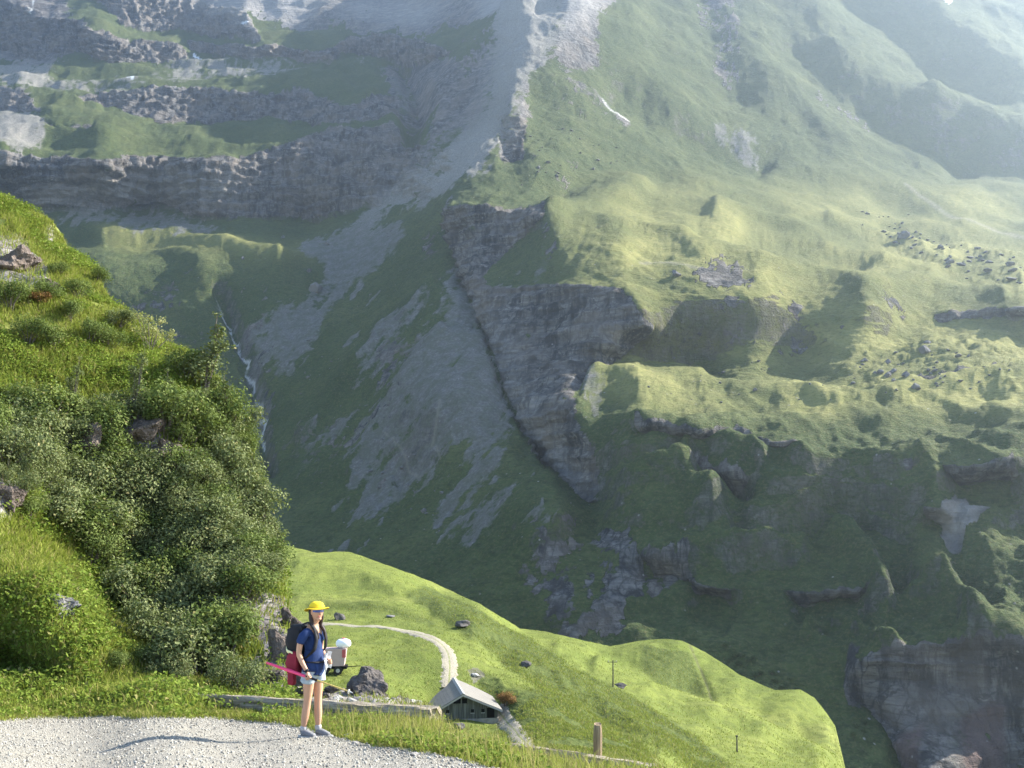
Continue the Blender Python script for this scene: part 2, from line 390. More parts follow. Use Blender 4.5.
water = np.zeros_like(GX)
for ln, wd in (([(217,292),(224,303),(222,310),(232,318),(231,327),(240,334),(240,345),(249,352),(247,362),(257,371),(254,383),(264,392),(261,405),(267,412),(262,424),(265,436)], 1.1), ([(33,0),(32,16)], 1.0), ([(602,96),(612,104),(628,114)], 1.6)):
    water = np.maximum(water, (pdist(wx*.7+GX*.3, wyl, ln) < wd*(.75+1.1*np.abs(fbm(q, 14, 2, 99))))*(.35+.65*(fbm(q, 10, 2, 98) > -.15)))
trail = np.zeros_like(GX)
for ln in ([(905,190),(940,208),(970,222),(1024,240)], [(385,430),(400,440),(420,470)], [(440,395),(432,430),(440,450)], [(640,262),(700,268)]):
    trail = np.maximum(trail, np.exp(-(pdist(GX, GY, ln)/1.1)**2))
me = np_mesh('mountain_terrain', W3.reshape(-1, 3), grid_faces(*GX.shape), 4)
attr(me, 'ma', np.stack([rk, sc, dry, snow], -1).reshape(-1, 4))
attr(me, 'mb', np.stack([br, pl, water, trail], -1).reshape(-1, 4))

def terrain_mat(name):
    n = NT(name); v = n.coord(); geo = n.n('ShaderNodeNewGeometry')
    a = n.sep(n.attr('ma')); am = n.n('ShaderNodeAttribute'); am.attribute_name = 'ma'; b = n.sep(n.attr('mb')); bm = n.n('ShaderNodeAttribute'); bm.attribute_name = 'mb'
    n1 = n.noise(v, .012, 5); n2 = n.noise(v, .09, 5, .65); n3 = n.noise(v, .5, 4, .7)
    g = n.ramp(n1, [(.3, (.048, .078, .026)), (.5, (.078, .108, .037)), (.72, (.12, .142, .052))])
    g = n.mix(n.math('MULTIPLY', n.ramp(n2, [(.4, 0.), (.65, 1.)]), .55), g, (.04, .056, .02))
    g = n.mix(n.math('MULTIPLY', n.ramp(n3, [(.48, 0.), (.62, 1.)]), .55), g, (.16, .15, .07))
    n5 = n.noise(n.mapping(v, (1, 1, 3.5)), .16, 5, .75); g = n.mix(n.math('MULTIPLY', n.ramp(n5, [(.5, 0.), (.6, 1.)]), .6), g, (.035, .05, .022))
    n6 = n.noise(v, 1.4, 3, .8); g = n.mix(n.math('MULTIPLY', n.ramp(n6, [(.5, 0.), (.7, 1.)]), .35), g, (.03, .045, .018))
    dry_lit_col = n.ramp(n2, [(.3, (.17, .175, .055)), (.7, (.27, .25, .095))])  # yellow turf colour, brightened to carry the painted sunlight
    dry_lit_col = n.mix(n.math('MULTIPLY', n.ramp(n5, [(.5, 0.), (.62, 1.)]), .55), dry_lit_col, (.10, .11, .04)); g = n.mix(a[2], g, dry_lit_col)
    # rock: layered, cracked
    vs = n.mapping(v, (.25, .25, 1.6)); vv = n.mapping(v, (1, 1, .18))
    r1 = n.noise(vs, .14, 6, .65, .15); r2 = n.noise(vv, .10, 6, .7, .1); r3 = n.noise(v, .02, 4)
    rock = n.ramp(r1, [(.3, (.075, .073, .072)), (.5, (.15, .145, .14)), (.7, (.27, .255, .235))])
    rock = n.mix(n.ramp(r2, [(.42, 1.), (.55, 0.)]), rock, (.045, .045, .047))
    zz = n.n('ShaderNodeSeparateXYZ'); n.l(v, zz.inputs[0])
    for per, am_, k_ in ((.115, 9., .75), (.31, 5., .5)):
        fr = n.math('FRACT', n.math('ADD', n.math('MULTIPLY', zz.outputs[2], per), n.math('MULTIPLY', n.noise(v, .012, 6, .6), am_)))
        ln_ = n.math('MULTIPLY', n.ramp(fr, [(0., 0.), (.04, 1.), (.13, 1.), (.2, 0.)]), n.ramp(n.noise(v, .05, 4, .7), [(.42, 0.), (.55, k_)]))
        rock = n.mix(ln_, rock, (.04, .04, .042))
    rock = n.mix(n.math('MULTIPLY', n.ramp(n.voro(n.mapping(v, (1, 1, .3)), .09, feature='DISTANCE_TO_EDGE'), [(.0, 1.), (.05, 0.)]), .7), rock, (.04, .04, .042))
    rock = n.mix(n.math('MULTIPLY', n.ramp(r3, [(.42, 0.), (.68, 1.)]), .5), rock, (.25, .21, .17))
    rock = n.mix(n.math('MULTIPLY', b[1], .8), rock, n.ramp(r1, [(.3, (.24, .23, .22)), (.7, (.42, .40, .37))]))
    rock = n.mix(n.math('MULTIPLY', b[0], .9), rock, n.ramp(r2, [(.3, (.10, .075, .07)), (.7, (.17, .12, .105))]))
    s1 = n.noise(v, .35, 6, .8); s2 = n.voro(v, .45)
    scree = n.ramp(s1, [(.33, (.12, .118, .108)), (.55, (.20, .195, .183)), (.72, (.34, .33, .31))])
    scree = n.mix(n.ramp(n2, [(.4, .55), (.62, 0.)]), scree, (.10, .115, .065))
    scree = n.mix(n.math('MULTIPLY', b[1], .7), scree, n.ramp(s1, [(.35, (.22, .205, .18)), (.65, (.44, .41, .365))]))
    # turf creeps into the bare ground where noise lets it
    def edge(m, k, nz): return n.ramp(n.math('ADD', n.math('MULTIPLY', m, k), nz), [(.72, 0.), (.98, 1.)])
    e2 = n.math('ADD', n.math('MULTIPLY', n2, .55), n.math('MULTIPLY', n3, .35))
    slope = n.n('ShaderNodeSeparateXYZ'); n.l(geo.outputs['Normal'], slope.inputs[0])
    steep = n.ramp(slope.outputs[2], [(.38, .75), (.62, 0.)])
    rockm = n.math('MAXIMUM', n.math('MULTIPLY', a[0], 1.0), n.math('MULTIPLY', steep, .6))
    ledge = n.ramp(slope.outputs[2], [(.62, 0.), (.85, .35)])     # turf on ledges
    rockm = n.math('SUBTRACT', rockm, ledge)
    c = n.mix(edge(a[1], .72, e2), g, scree)
    c = n.mix(edge(rockm, .85, e2), c, rock)
    # scattered pale stones in the turf
    st = n.math('MULTIPLY', n.ramp(n.voro(v, .11), [(.05, 1.), (.11, 0.)]), n.ramp(n2, [(.5, 0.), (.6, 1.)]))
    c = n.mix(st, c, (.32, .31, .29))
    c = n.mix(n.math('MULTIPLY', bm.outputs['Alpha'], .6), c, (.27, .25, .2))
    c = n.mix(b[2], c, (.50, .50, .48)); c = n.mix(am.outputs['Alpha'], c, (.8, .82, .85))
    h = n.math('ADD', n.math('ADD', n.math('MULTIPLY', n2, .8), n.math('MULTIPLY', n3, .45)), n.math('MULTIPLY', n5, .7))
    hr = n.math('ADD', n.math('MULTIPLY', r1, 1.2), n.math('MULTIPLY', r2, 1.5))
    h = n.math('MULTIPLY', h, n.math('SUBTRACT', 1.0, n.math('MULTIPLY', a[2], .6)))
    hh = n.mix(edge(rockm, .85, e2), h, hr)
    nm = n.bump(hh, 4.5, 1.0); nm = n.bump(n.math('MULTIPLY', s1, a[1]), 1.2, .8, nm)
    return n.done(c, .95, nm, .1)
MT = terrain_mat('alpine_slope')
tag(link_mesh('mountain_terrain', me, MT, smooth=True), kind='structure')
# ================================================================== GREEN SPUR WITH THE BARN (60 - 260 m)
from mathutils.bvhtree import BVHTree
SILK = [(-260,430),(150,490),(200,508),(270,539),(285,545),(300,549),(318,553),(335,551),(352,553),(372,560),(400,570),(430,581),(450,590),(480,604),(505,619),(520,629),
        (545,631),(580,640),(610,646),(640,641),(668,639),(682,641),(705,652),(740,675),(775,690),(800,689),(815,698),(826,712),(835,726),(838,738),(845,768),(852,800),(860,900),(880,1100)]
K = [(-260,430,300),(150,490,270),(270,540,240),(350,552,236),(450,590,224),(520,629,214),(610,645,204),(680,640,203),(740,675,190),(800,690,182),(838,730,170),(850,768,158),(870,900,120),
 (300,600,176),(300,624,155),(350,624,153),(400,630,147),(432,640,138),(450,655,130),(452,675,123),(455,700,118),(430,718,113),(470,722,112),(500,722,113),(340,680,117),(340,660,124),
 (510,725,108),(530,748,93),(560,768,82),(600,790,72),(250,640,140),(250,720,96),(150,600,150),(-260,600,150),(-260,720,95),(380,720,100),
 (600,668,168),(650,690,158),(700,712,150),(760,735,142),(830,768,130),(600,720,120),(560,690,128),(520,660,142),(480,620,165),(400,590,190),(560,650,178),
 (700,768,112),(640,760,98),(690,690,176),(760,715,164),(800,735,158),(-260,900,40),(200,900,40),(500,900,42),(700,900,60),(830,900,90)]
kx = np.concatenate([np.linspace(-260, 235, 40)[:-1], np.arange(235, 860, 1.5)])
ks = np.interp(kx, [p[0] for p in SILK], [p[1] for p in SILK])
ks = ks+1.0*noise2(kx, kx*0, 22, 3, 201)+.4*noise2(kx, kx*0, 4, 2, 202)
nr = 250; tt = np.linspace(0, 1, nr)**1.25
KX = np.repeat(kx[None], nr, 0); KY = ks[None]+(900-ks[None])*tt[:, None]
KD = np.exp(TPS(K)(KX, KY)); KW = ray(KX, KY, KD)
kxn = KX+3*noise2(KX, KY, 14, 3, 211); kyn = KY+2*noise2(KX, KY, 10, 3, 212)
kh = np.zeros_like(KX)
for amp, wd, ln in [(1.3,7,[(300,566),(360,575),(420,598),(480,630),(540,650),(600,668)]), (-.5,9,[(330,590),(400,605),(430,615)]),
                    (1.6,8,[(600,668),(650,688),(700,706),(760,728),(850,765)]), (-1.6,9,[(600,655),(640,668),(700,690),(760,712),(820,742),(850,770)]),
                    (1.2,7,[(560,650),(600,655),(650,650)]), (-.9,6,[(500,660),(580,700),(650,750)]), (.9,7,[(300,600),(360,603),(440,612)]),
                    (-.25,2.2,[(690,646),(702,672),(716,702)]), (1.0,8,[(500,640),(560,672),(620,715),(680,755)])]:
    kh += .6*amp*np.exp(-(pdist(kxn, kyn, ln)/wd)**2)
fl = 1-np.exp(-(pdist(KX, KY, [(425,712),(500,722),(470,700)])/22)**2)      # level ground round the barn
kh *= fl
scrub = np.zeros_like(KX)
for poly in [[(425,588),(470,604),(520,640),(580,672),(640,700),(700,740),(740,775),(700,775),(640,735),(590,712),(540,690),(500,660),(450,625),(405,600)],
             [(500,690),(560,690),(640,740),(680,790),(560,790),(520,730)], [(300,608),(380,612),(440,628),(430,620),(370,604)], [(640,648),(690,652),(706,690),(670,685),(640,665)],
             [(466,668),(500,680),(515,700),(490,700)]]:
    scrub = np.maximum(scrub, inpoly(kxn, kyn, poly)*1.0)
scrub = blur(scrub, 1.6)
kh += .40*fbm(KW*np.array([1,.5,1]), 16, 4, 221)*fl+.10*fbm(KW, 2.8, 3, 223)+scrub*.45*np.abs(fbm(KW, 1.7, 3, 225))
kh += .10*np.sin(KW[..., 2]*5.2+5*fbm(KW, 8, 2, 226))*sstep(118, 140, KD)
back = sstep(0, .03, tt)[:, None]
kh += .22*np.abs(fbm(KW*np.array([1, .6, 2.5]), 3.2, 3, 229))
KW2 = KW.copy(); KW2[..., 2] += kh*back
# the far side of the spur, falling away out of sight
rows = []
for i in range(1, 26):
    s = i/25; b = KW2[0].copy(); ext = 90*s**1.2
    b[:, 1] += ext; b[:, 0] *= (b[:, 1])/(b[:, 1]-ext); b[:, 2] -= 2*s+ext*1.0*s**.6; rows.append(b)
KALL = np.concatenate([np.stack(rows[::-1]), KW2]); pad = np.zeros((25, len(kx)))
me = np_mesh('meadow_hillside', KALL.reshape(-1, 3), grid_faces(*KALL.shape[:2])[:, ::-1], 4)
track = np.exp(-(pdist(KX, KY, [(690,645),(702,672),(716,702)])/1.1)**2)
crag = inpoly(kxn, kyn, [(836,722),(845,728),(850,760),(843,755),(840,742)])*1.0+inpoly(kxn, kyn, [(466,672),(476,668),(486,678),(474,684)])*.7
tan = inpoly(kxn, kyn, [(495,722),(508,718),(512,726),(498,728)])*1.0
def padz(a, v=0.): return np.concatenate([np.full((25, a.shape[1]), v), a])
attr(me, 'ma', np.stack([padz(crag), padz(scrub), padz(np.clip(track+tan, 0, 1))], -1).reshape(-1, 3))
def meadow_mat():
    n = NT('meadow_turf'); v = n.coord(); a = n.sep(n.attr('ma'))
    n1 = n.noise(v, .05, 4); n2 = n.noise(v, .45, 5, .65); n3 = n.noise(v, 2.6, 4, .7); n4 = n.noise(n.mapping(v, (1, 1, .3)), 9, 2, .6)
    g = n.ramp(n1, [(.3, (.115, .15, .03)), (.55, (.165, .195, .042)), (.75, (.225, .235, .065))])
    g = n.mix(n.math('MULTIPLY', n.ramp(n2, [(.44, 0.), (.60, 1.)]), .7), g, (.10, .125, .03))
    g = n.mix(n.math('MULTIPLY', n.ramp(n3, [(.5, 0.), (.7, 1.)]), .5), g, (.19, .19, .06))
    sg = n.ramp(n3, [(.35, (.035, .055, .014)), (.6, (.09, .11, .03)), (.75, (.15, .15, .05))])
    g = n.mix(n.math('MULTIPLY', a[1], .92), g, sg)
    g = n.mix(n.math('MULTIPLY', a[2], .7), g, (.10, .095, .055))
    g = n.mix(a[0], g, n.ramp(n2, [(.4, (.09, .08, .07)), (.6, (.20, .18, .15))]))
    h = n.math('ADD', n.math('MULTIPLY', n2, .6), n.math('ADD', n.math('MULTIPLY', n3, .5), n.math('MULTIPLY', n4, .25)))
    return n.done(g, .95, n.bump(h, .5, .9), .1)
MK = meadow_mat()
tag(link_mesh('meadow_hillside', me, MK, smooth=True), kind='structure')
bvK = BVHTree.FromPolygons([tuple(p) for p in KALL.reshape(-1, 3).tolist()], grid_faces(*KALL.shape[:2]).tolist())
def hit(bv, px, py):
    d = P(px, py, 1.0).normalized(); return bv.ray_cast(Vector((0, 0, 0)), d, 9000)[0]
def drop(bv, x, y):
    h = bv.ray_cast(Vector((x, y, 800)), Vector((0, 0, -1)), 3000)[0]
    return h.z if h else None
# ---- unpaved farm road draped on the turf
def ribbon(name, line, half, mat, lift=.05, nseg=160, cross=7, bv=None, wob=.3):
    pts = [hit(bv, x, y) for x, y in line]; pts = [p for p in pts if p]
    A_ = np.array([tuple(p) for p in pts]); s = np.concatenate([[0], np.cumsum(np.linalg.norm(np.diff(A_[:, :2], axis=0), axis=1))])
    u = np.linspace(0, s[-1], nseg); C = np.stack([np.interp(u, s, A_[:, k]) for k in range(2)], -1)
    for _ in range(10): C[1:-1] = .5*C[1:-1]+.25*(C[:-2]+C[2:])
    T = np.gradient(C, axis=0); T /= np.linalg.norm(T, axis=1, keepdims=True); Nn = np.stack([-T[:, 1], T[:, 0]], -1)
    V = np.zeros((nseg, cross, 3)); at = np.zeros((nseg, cross, 3)); zz = 0
    for i in range(nseg):
        for j in range(cross):
            c = (j/(cross-1)*2-1); e = half*(1+wob*random.uniform(-1, 1)) if abs(c) == 1 else half
            x, y = C[i]+Nn[i]*c*e; z = drop(bv, x, y); zz = z if z is not None else zz
            V[i, j] = (x, y, zz+(lift if abs(c) < 1 else -.05)); at[i, j] = (abs(c), u[i]/s[-1], 0)
    V[:, 1:-1, 2] = blur(V[:, 1:-1, 2], 2, 0)+.02
    m = np_mesh(name, V.reshape(-1, 3), grid_faces(nseg, cross), 4); attr(m, 'ra', at.reshape(-1, 3))
    return tag(link_mesh(name, m, mat, smooth=True), kind='structure')
def road_mat():
    n = NT('farm_road_gravel'); v = n.coord(); c = n.sep(n.attr('ra')); n2 = n.noise(v, 1.1, 5, .7); n3 = n.noise(v, 6, 3)
    col = n.ramp(n3, [(.3, (.22, .195, .145)), (.7, (.36, .325, .25))])
    grass = n.mix(n2, (.13, .16, .045), (.24, .24, .10))
    m = n.ramp(n.math('ADD', n.math('MULTIPLY', n2, .5), n.ramp(c[0], [(.0, .5), (.25, .1), (.7, .0), (.98, .55)])), [(.55, 0.), (.75, 1.)])
    return n.done(n.mix(m, col, grass), .95, n.bump(n3, .1), .1)
MR = road_mat()
ribbon('farm_road', [(255,625),(285,624),(310,624),(340,624.5),(370,626),(395,629),(415,633),(432,639),(444,647),(449,656),(450,668),(449,682),(449,690)], 1.05, MR, bv=bvK)
ribbon('farm_track', [(496,708),(502,716),(509,725),(519,737),(531,749),(545,762),(560,778)], .9, MR, bv=bvK)
# ================================================================== NEAR GROUND: steep bank, verge, gravel road
SILN = [(-400,60),(-150,120),(-20,186),(0,197),(30,214),(60,240),(92,268),(105,302),(135,332),(165,343),(188,353),(205,370),(222,402),(240,440),(250,482),(262,512),(274,556),(284,600),
        (288,640),(291,668),(297,682),(320,687),(345,692),(400,699),(436,716),(446,731),(470,741),(520,757),(570,767),(640,776),(700,784),(900,810)]
Nn_ = [(-400,100,38),(-400,400,26),(-400,650,20),(-400,705,19),
 (0,198,38),(0,300,31),(0,380,27.5),(0,450,25.2),(0,500,22.6),(0,560,21.3),(0,640,20.1),(0,700,18.9),(0,716,17.5),
 (50,250,36.5),(100,310,34),(180,355,34),(100,380,30),(200,400,31),(235,430,32.5),(100,480,27.2),(200,500,28),(250,500,30),(50,480,25.5),
 (60,600,20.8),(100,660,20.0),(60,540,24.5),(100,560,25.5),(110,600,24.6),(150,640,23.4),(200,600,25),(280,560,28.5),(200,660,22.6),(250,680,21.4),(285,680,20.8),(280,620,24),(150,690,19.9),
 (100,700,18.9),(200,700,19.2),(100,717,17.7),(240,718,17.4),(200,710,18.2),
 (300,700,18.6),(345,696,20.5),(400,702,19),(437,716,17),(300,722,16.4),(370,733,14.1),(437,745,12.2),(470,736,14.6),(520,752,13.4),(570,762,12.9),(640,772,12.6),(700,780,12.3),(900,810,11),
 (-400,725,15.6),(0,740,12.9),(150,740,12.8),(300,740,12.9),(400,755,11),(0,768,9.6),(200,768,9.6),(400,768,9.7),(520,775,9.3),(640,800,8.2),
 (-400,768,9.6),(-400,900,4.6),(0,900,4.6),(400,900,4.6),(700,900,4.7),(900,900,4.8)]
bx = np.concatenate([np.linspace(-400, -14, 50)[:-1], np.arange(-14, 700, 1.6), np.linspace(700, 900, 20)])
bs = np.interp(bx, [p[0] for p in SILN], [p[1] for p in SILN]); bs += 2.0*noise2(bx, bx*0, 14, 3, 301)*(bx < 280)
nrb = 420; tb = np.linspace(0, 1, nrb)
BX = np.repeat(bx[None], nrb, 0)
# rows: dense on bank and gravel alike
ymid = np.maximum(700, bs+8)[None]; BY = np.where(tb[:, None] < .5, bs[None]+(ymid-bs[None])*tb[:, None]*2, ymid+(900-ymid)*(np.maximum(tb[:, None]-.5, 0)*2)**1.15)
lo = np.clip((BY-768)/132, 0, 1)
BD = np.exp(TPS(Nn_, 1e-2, .5)(BX, BY)); BW = ray(BX, BY, BD)
bxn = BX+5*noise2(BX, BY, 22, 3, 311); byn = BY+4*noise2(BX, BY, 18, 3, 312)
EDGE = [(-400,728),(-50,722),(0,719),(50,717),(120,716),(180,717),(240,718),(275,721),(300,727),(335,736),(370,743),(405,749),(440,754),(470,761),(500,769),(560,788),(700,820),(900,860)]
ey = np.interp(BX, [p[0] for p in EDGE], [p[1] for p in EDGE])+1.6*noise2(BX, BX*0+3, 26, 3, 315)+.8*noise2(BX, BY, 5, 2, 316)
pathm = sstep(-1.5, 1.5, BY-ey)
bank = sstep(716, 690, BY)*sstep(300, 280, BX)
ROCKN = [[(-20,236),(20,244),(36,262),(48,282),(44,298),(22,300),(10,290),(-20,280)], [(44,230),(56,240),(50,252),(44,246)],
         [(100,408),(135,398),(170,440),(190,452),(198,468),(160,482),(130,472),(110,452),(95,430)], [(60,428),(86,430),(92,470),(70,500),(45,496)], [(-20,486),(14,486),(12,516),(-20,522)],
         [(262,590),(292,586),(300,690),(262,700),(240,682),(262,650),(232,640)], [(205,560),(240,556),(238,592),(216,600)],
         [(295,690),(440,700),(440,716),(300,708)], [(215,590),(262,600),(255,650),(225,640)]]
rn = np.zeros_like(BX)
for q_ in ROCKN: rn = np.maximum(rn, inpoly(bxn, byn, q_)*1.0)
rn = blur(rn, 1.2)
NB = grid_normals(BW); NB *= np.sign(NB[..., 2].mean())
disp = bank*(.50*fbm(BW, 4.2, 3, 321)+.22*fbm(BW, 1.1, 3, 323))+.03*fbm(BW, .7, 3, 325)*(1-pathm)
disp += rn*bank*(.16*fbm(BW, 1.6, 4, 331, ridged=True))+rn*(1-bank)*.16*fbm(BW, .5, 3, 332, ridged=True)
disp += pathm*(.022*fbm(BW, 1.2, 3, 341)+.012*fbm(BW, .12, 2, 343))-.015*pathm
BW2 = BW+NB*disp[..., None]
rows = []
for i in range(1, 22):
    s = i/21; b = BW2[0].copy(); fac = sstep(300, 250, bx); ext = (14*fac+3.5*(1-fac))*s**1.3
    b[:, 1] += ext*.75; b[:, 0] = b[:, 0]*(1+fac*ext*.75/b[:, 1])-ext*.55*fac; b[:, 2] -= .02+ext*(.4+1.6*s)+(1-fac)*13*s**2.2; rows.append(b)
BALL = np.concatenate([np.stack(rows[::-1]), BW2])
def padn(a): return np.concatenate([np.zeros((21, a.shape[1])), a])
bf = grid_faces(*BALL.shape[:2])
me = np_mesh('hillside_ground', BALL.reshape(-1, 3), bf[:, ::-1], 4)
attr(me, 'ma', np.stack([padn(rn), padn(pathm), padn(bank)], -1).reshape(-1, 3))
def near_mat():
    n = NT('bank_soil_turf'); v = n.coord(); a = n.sep(n.attr('ma'))
    n1 = n.noise(v, .8, 5, .6); n2 = n.noise(v, 5, 5, .7); n3 = n.noise(v, 26, 4, .7)
    g = n.ramp(n1, [(.35, (.08, .105, .02)), (.55, (.14, .165, .03)), (.7, (.20, .20, .055))])
    g = n.mix(n.math('MULTIPLY', n.ramp(n2, [(.45, 0.), (.7, 1.)]), .5), g, (.11, .09, .04))
    r1 = n.noise(n.mapping(v, (.6, .6, 1.5)), 1.6, 6, .7, .8)
    rock = n.ramp(r1, [(.3, (.10, .088, .085)), (.5, (.21, .185, .175)), (.7, (.36, .33, .31))])
    rock = n.mix(n.ramp(n.voro(v, 2.2, feature='DISTANCE_TO_EDGE'), [(.0, .8), (.06, 0.)]), rock, (.05, .045, .04))
    col = n.mix(a[0], g, rock)
    vc = n.voro(v, 62, 'Color'); vcs = n.sep(vc); 
    gr = n.ramp(vcs[0], [(0., (.22, .20, .165)), (.45, (.31, .29, .245)), (.85, (.39, .365, .31)), (1., (.52, .49, .43))])
    gr = n.mix(n.math('MULTIPLY', n.ramp(n1, [(.4, 0.), (.65, 1.)]), .45), gr, (.44, .395, .30))
    gr = n.mix(n.math('MULTIPLY', n.ramp(n.voro(v, 62), [(.35, 0.), (.7, 1.)]), .7), gr, (.20, .19, .17))
    col = n.mix(a[1], col, gr)
    vh = n.math('SUBTRACT', 1.0, n.voro(v, 62)); vh2 = n.math('SUBTRACT', 1.0, n.voro(v, 140))
    h = n.mix(a[1], n.mix(a[0], n2, n.math('MULTIPLY', r1, 2.5)), n.math('MULTIPLY', n.math('ADD', vh, n.math('MULTIPLY', vh2, .4)), .35))
    return n.done(col, .95, n.bump(h, .06, .8), .15)
tag(link_mesh('hillside_ground', me, near_mat(), smooth=True), kind='structure')
bvN = BVHTree.FromPolygons([tuple(p) for p in BALL.reshape(-1, 3).tolist()], bf.tolist())

# ------------------------------------------------------------------ random places on a grid sheet, by true area
def sampler(W, weight, n, seed):
    r = np.random.default_rng(seed)
    a = np.linalg.norm(np.cross(W[1:, :-1]-W[:-1, :-1], W[:-1, 1:]-W[:-1, :-1]), axis=-1)*weight[:-1, :-1]
    p = (a/a.sum()).ravel(); idx = r.choice(len(p), n, p=p); i, j = np.unravel_index(idx, a.shape)
    u = r.random(n)[:, None]; w = r.random(n)[:, None]
    return W[i, j]*(1-u)*(1-w)+W[i+1, j]*u*(1-w)+W[i, j+1]*(1-u)*w+W[i+1, j+1]*u*w, i, j
def leaf_mat(name, c1, c2, trans=.35, scale=3.0):
    n = NT(name); v = n.coord(); a = n.sep(n.attr('ca'))
    col = n.mix(a[0], c1, c2); col = n.mix(n.math('MULTIPLY', n.ramp(n.noise(v, scale, 3), [(.45, 0.), (.7, 1.)]), .4), col, tuple(x*.6 for x in c1))
    col = n.mix(a[1], col, (.34, .27, .12))
    n.done(col, .75, None, .08)
    tr = n.n('ShaderNodeBsdfTranslucent'); n.l(n.mix(.5, col, (.22, .30, .04)), tr.inputs[0])
    mx = n.n('ShaderNodeMixShader'); mx.inputs[0].default_value = trans
    n.l(n.b.outputs[0], mx.inputs[1]); n.l(tr.outputs[0], mx.inputs[2]); n.l(mx.outputs[0], n.out.inputs[0])
    return n.m
def blades(name, base, length, width, mat, seed, lean=.45, dry=.15, seg=2, label=None):
    """thin bent blades of grass as one mesh"""
    r = np.random.default_rng(seed); n = len(base); az = r.random(n)*2*math.pi; la = r.random(n)*2*math.pi
    L = length*(.5+r.random(n)*.8); ln = lean*(.2+r.random(n)); wv = np.stack([np.cos(az), np.sin(az), 0*az], -1)*(width*(.6+.8*r.random(n)))[:, None]*.5
    lv = np.stack([np.cos(la), np.sin(la), 0*la], -1)
    up = np.array([0, 0, 1.]); b = base-up*.02
    m = b+up*(L*.55)[:, None]+lv*(L*ln*.3)[:, None]; t = b+up*(L*(1-.35*ln))[:, None]+lv*(L*ln)[:, None]
    V = np.stack([b-wv, b+wv, m+wv*.8, m-wv*.8, t], 1).reshape(-1, 3)
    o = np.arange(n)*5
    F3 = np.concatenate([np.stack([o, o+1, o+2], -1), np.stack([o, o+2, o+3], -1), np.stack([o+3, o+2, o+4], -1)])
    me = np_mesh(name, V, F3, 3)
    c = np.repeat(np.stack([r.random(n), (r.random(n) < dry)*(.4+.6*r.random(n)), 0*az], -1), 5, 0)
    attr(me, 'ca', c); return me
def leaves_arrays(pos, nrm, size, r, aspect=.55, fold=.25):
    """one folded leaf (4 verts, 2 tris) at every pos, roughly facing nrm"""
    n = len(pos); a = r.normal(size=(n, 3)); nn = nrm+.9*a*.6; nn /= np.linalg.norm(nn, axis=1, keepdims=True)+1e-9
    t = np.cross(nn, r.normal(size=(n, 3))); t /= np.linalg.norm(t, axis=1, keepdims=True)+1e-9; s = np.cross(nn, t)
    sz = size*(.6+.8*r.random(n))[:, None]
    V = np.stack([pos-t*sz*.5, pos+s*sz*aspect*.5+nn*sz*fold*.5, pos+t*sz*.5, pos-s*sz*aspect*.5+nn*sz*fold*.5], 1).reshape(-1, 3)
    o = np.arange(n)*4; return V, np.concatenate([np.stack([o, o+1, o+2], -1), np.stack([o, o+2, o+3], -1)])

# ---- turf on verge and bank
grassw = (1-pathm)*(1-.85*rn)
verge_w = grassw*sstep(690, 705, BY)*(BY < 800)*(BX > -60)*(BX < 690)
vb, vi, vj = sampler(BW2, verge_w, 60000, 1)
clump = noise2(vb[:, 0], vb[:, 1], .5, 3, 401)
keep = clump > -.35
vb = vb[keep]
MG = leaf_mat('grass_blade', (.15, .19, .025), (.32, .34, .07), .4, 1.2)
near_edge = np.ones(len(vb))
tag(link_mesh('verge_grass', blades('verge_grass', vb, .115*(1+.7*clump[keep]), .011, MG, 3, .8, .36), MG), kind='stuff')
vb2, _, _ = sampler(BW2, verge_w*sstep(250, 330, BX)*sstep(702, 712, BY), 2600, 21)
tag(link_mesh('seed_grass', blades('seed_grass', vb2, .30, .008, MG, 31, .5, .85), MG), kind='stuff')
bank_w = bank*grassw*(BX > -80)
bb, bi, bj = sampler(BW2, bank_w, 150000, 2)
zn = np.array([fbm(bb, 1.3, 3, 403)])[0]
k2 = zn > -.6
tag(link_mesh('bank_grass', blades('bank_grass', bb[k2], .26*(1+.7*zn[k2]), .020, MG, 5, .8, .22), MG), kind='stuff')
# low leafy herbs between the grass
hb_, hi, hj = sampler(BW2, bank_w, 26000, 6)
hz = fbm(hb_, 1.8, 3, 405); hb_ = hb_[hz > .0]; hr = np.random.default_rng(8)
rep = 7; hp_ = np.repeat(hb_, rep, 0)+hr.normal(size=(len(hb_)*rep, 3))*np.array([.10, .10, .06])+np.array([0, 0, .13])
V, F3 = leaves_arrays(hp_, np.tile([0.2, -.2, .9], (len(hp_), 1)), .085, hr)
me = np_mesh('low_herbs', V, F3, 3); attr(me, 'ca', np.repeat(np.stack([hr.random(len(hp_)), (hr.random(len(hp_)) < .05)*.6, 0*hp_[:, 0]], -1), 4, 0))
MH = leaf_mat('herb_leaf', (.10, .155, .02), (.23, .29, .05), .35, 1.5)
tag(link_mesh('low_herbs', me, MH), kind='stuff')
hv, _, _ = sampler(BW2, verge_w*sstep(704, 708, BY), 2600, 9); rep = 8; hc = noise2(hv[:, 0], hv[:, 1], .9, 2, 407) > .05; hv = hv[hc]
hp_ = np.repeat(hv, rep, 0)+hr.normal(size=(len(hv)*rep, 3))*np.array([.05, .05, .03])+np.array([0, 0, .07])
V, F3 = leaves_arrays(hp_, np.tile([0.1, -.2, .9], (len(hp_), 1)), .055, hr)
me = np_mesh('verge_herbs', V, F3, 3); attr(me, 'ca', np.repeat(np.stack([hr.random(len(hp_)), (hr.random(len(hp_)) < .06)*.6, 0*hp_[:, 0]], -1), 4, 0))
tag(link_mesh('verge_herbs', me, MH), kind='stuff')

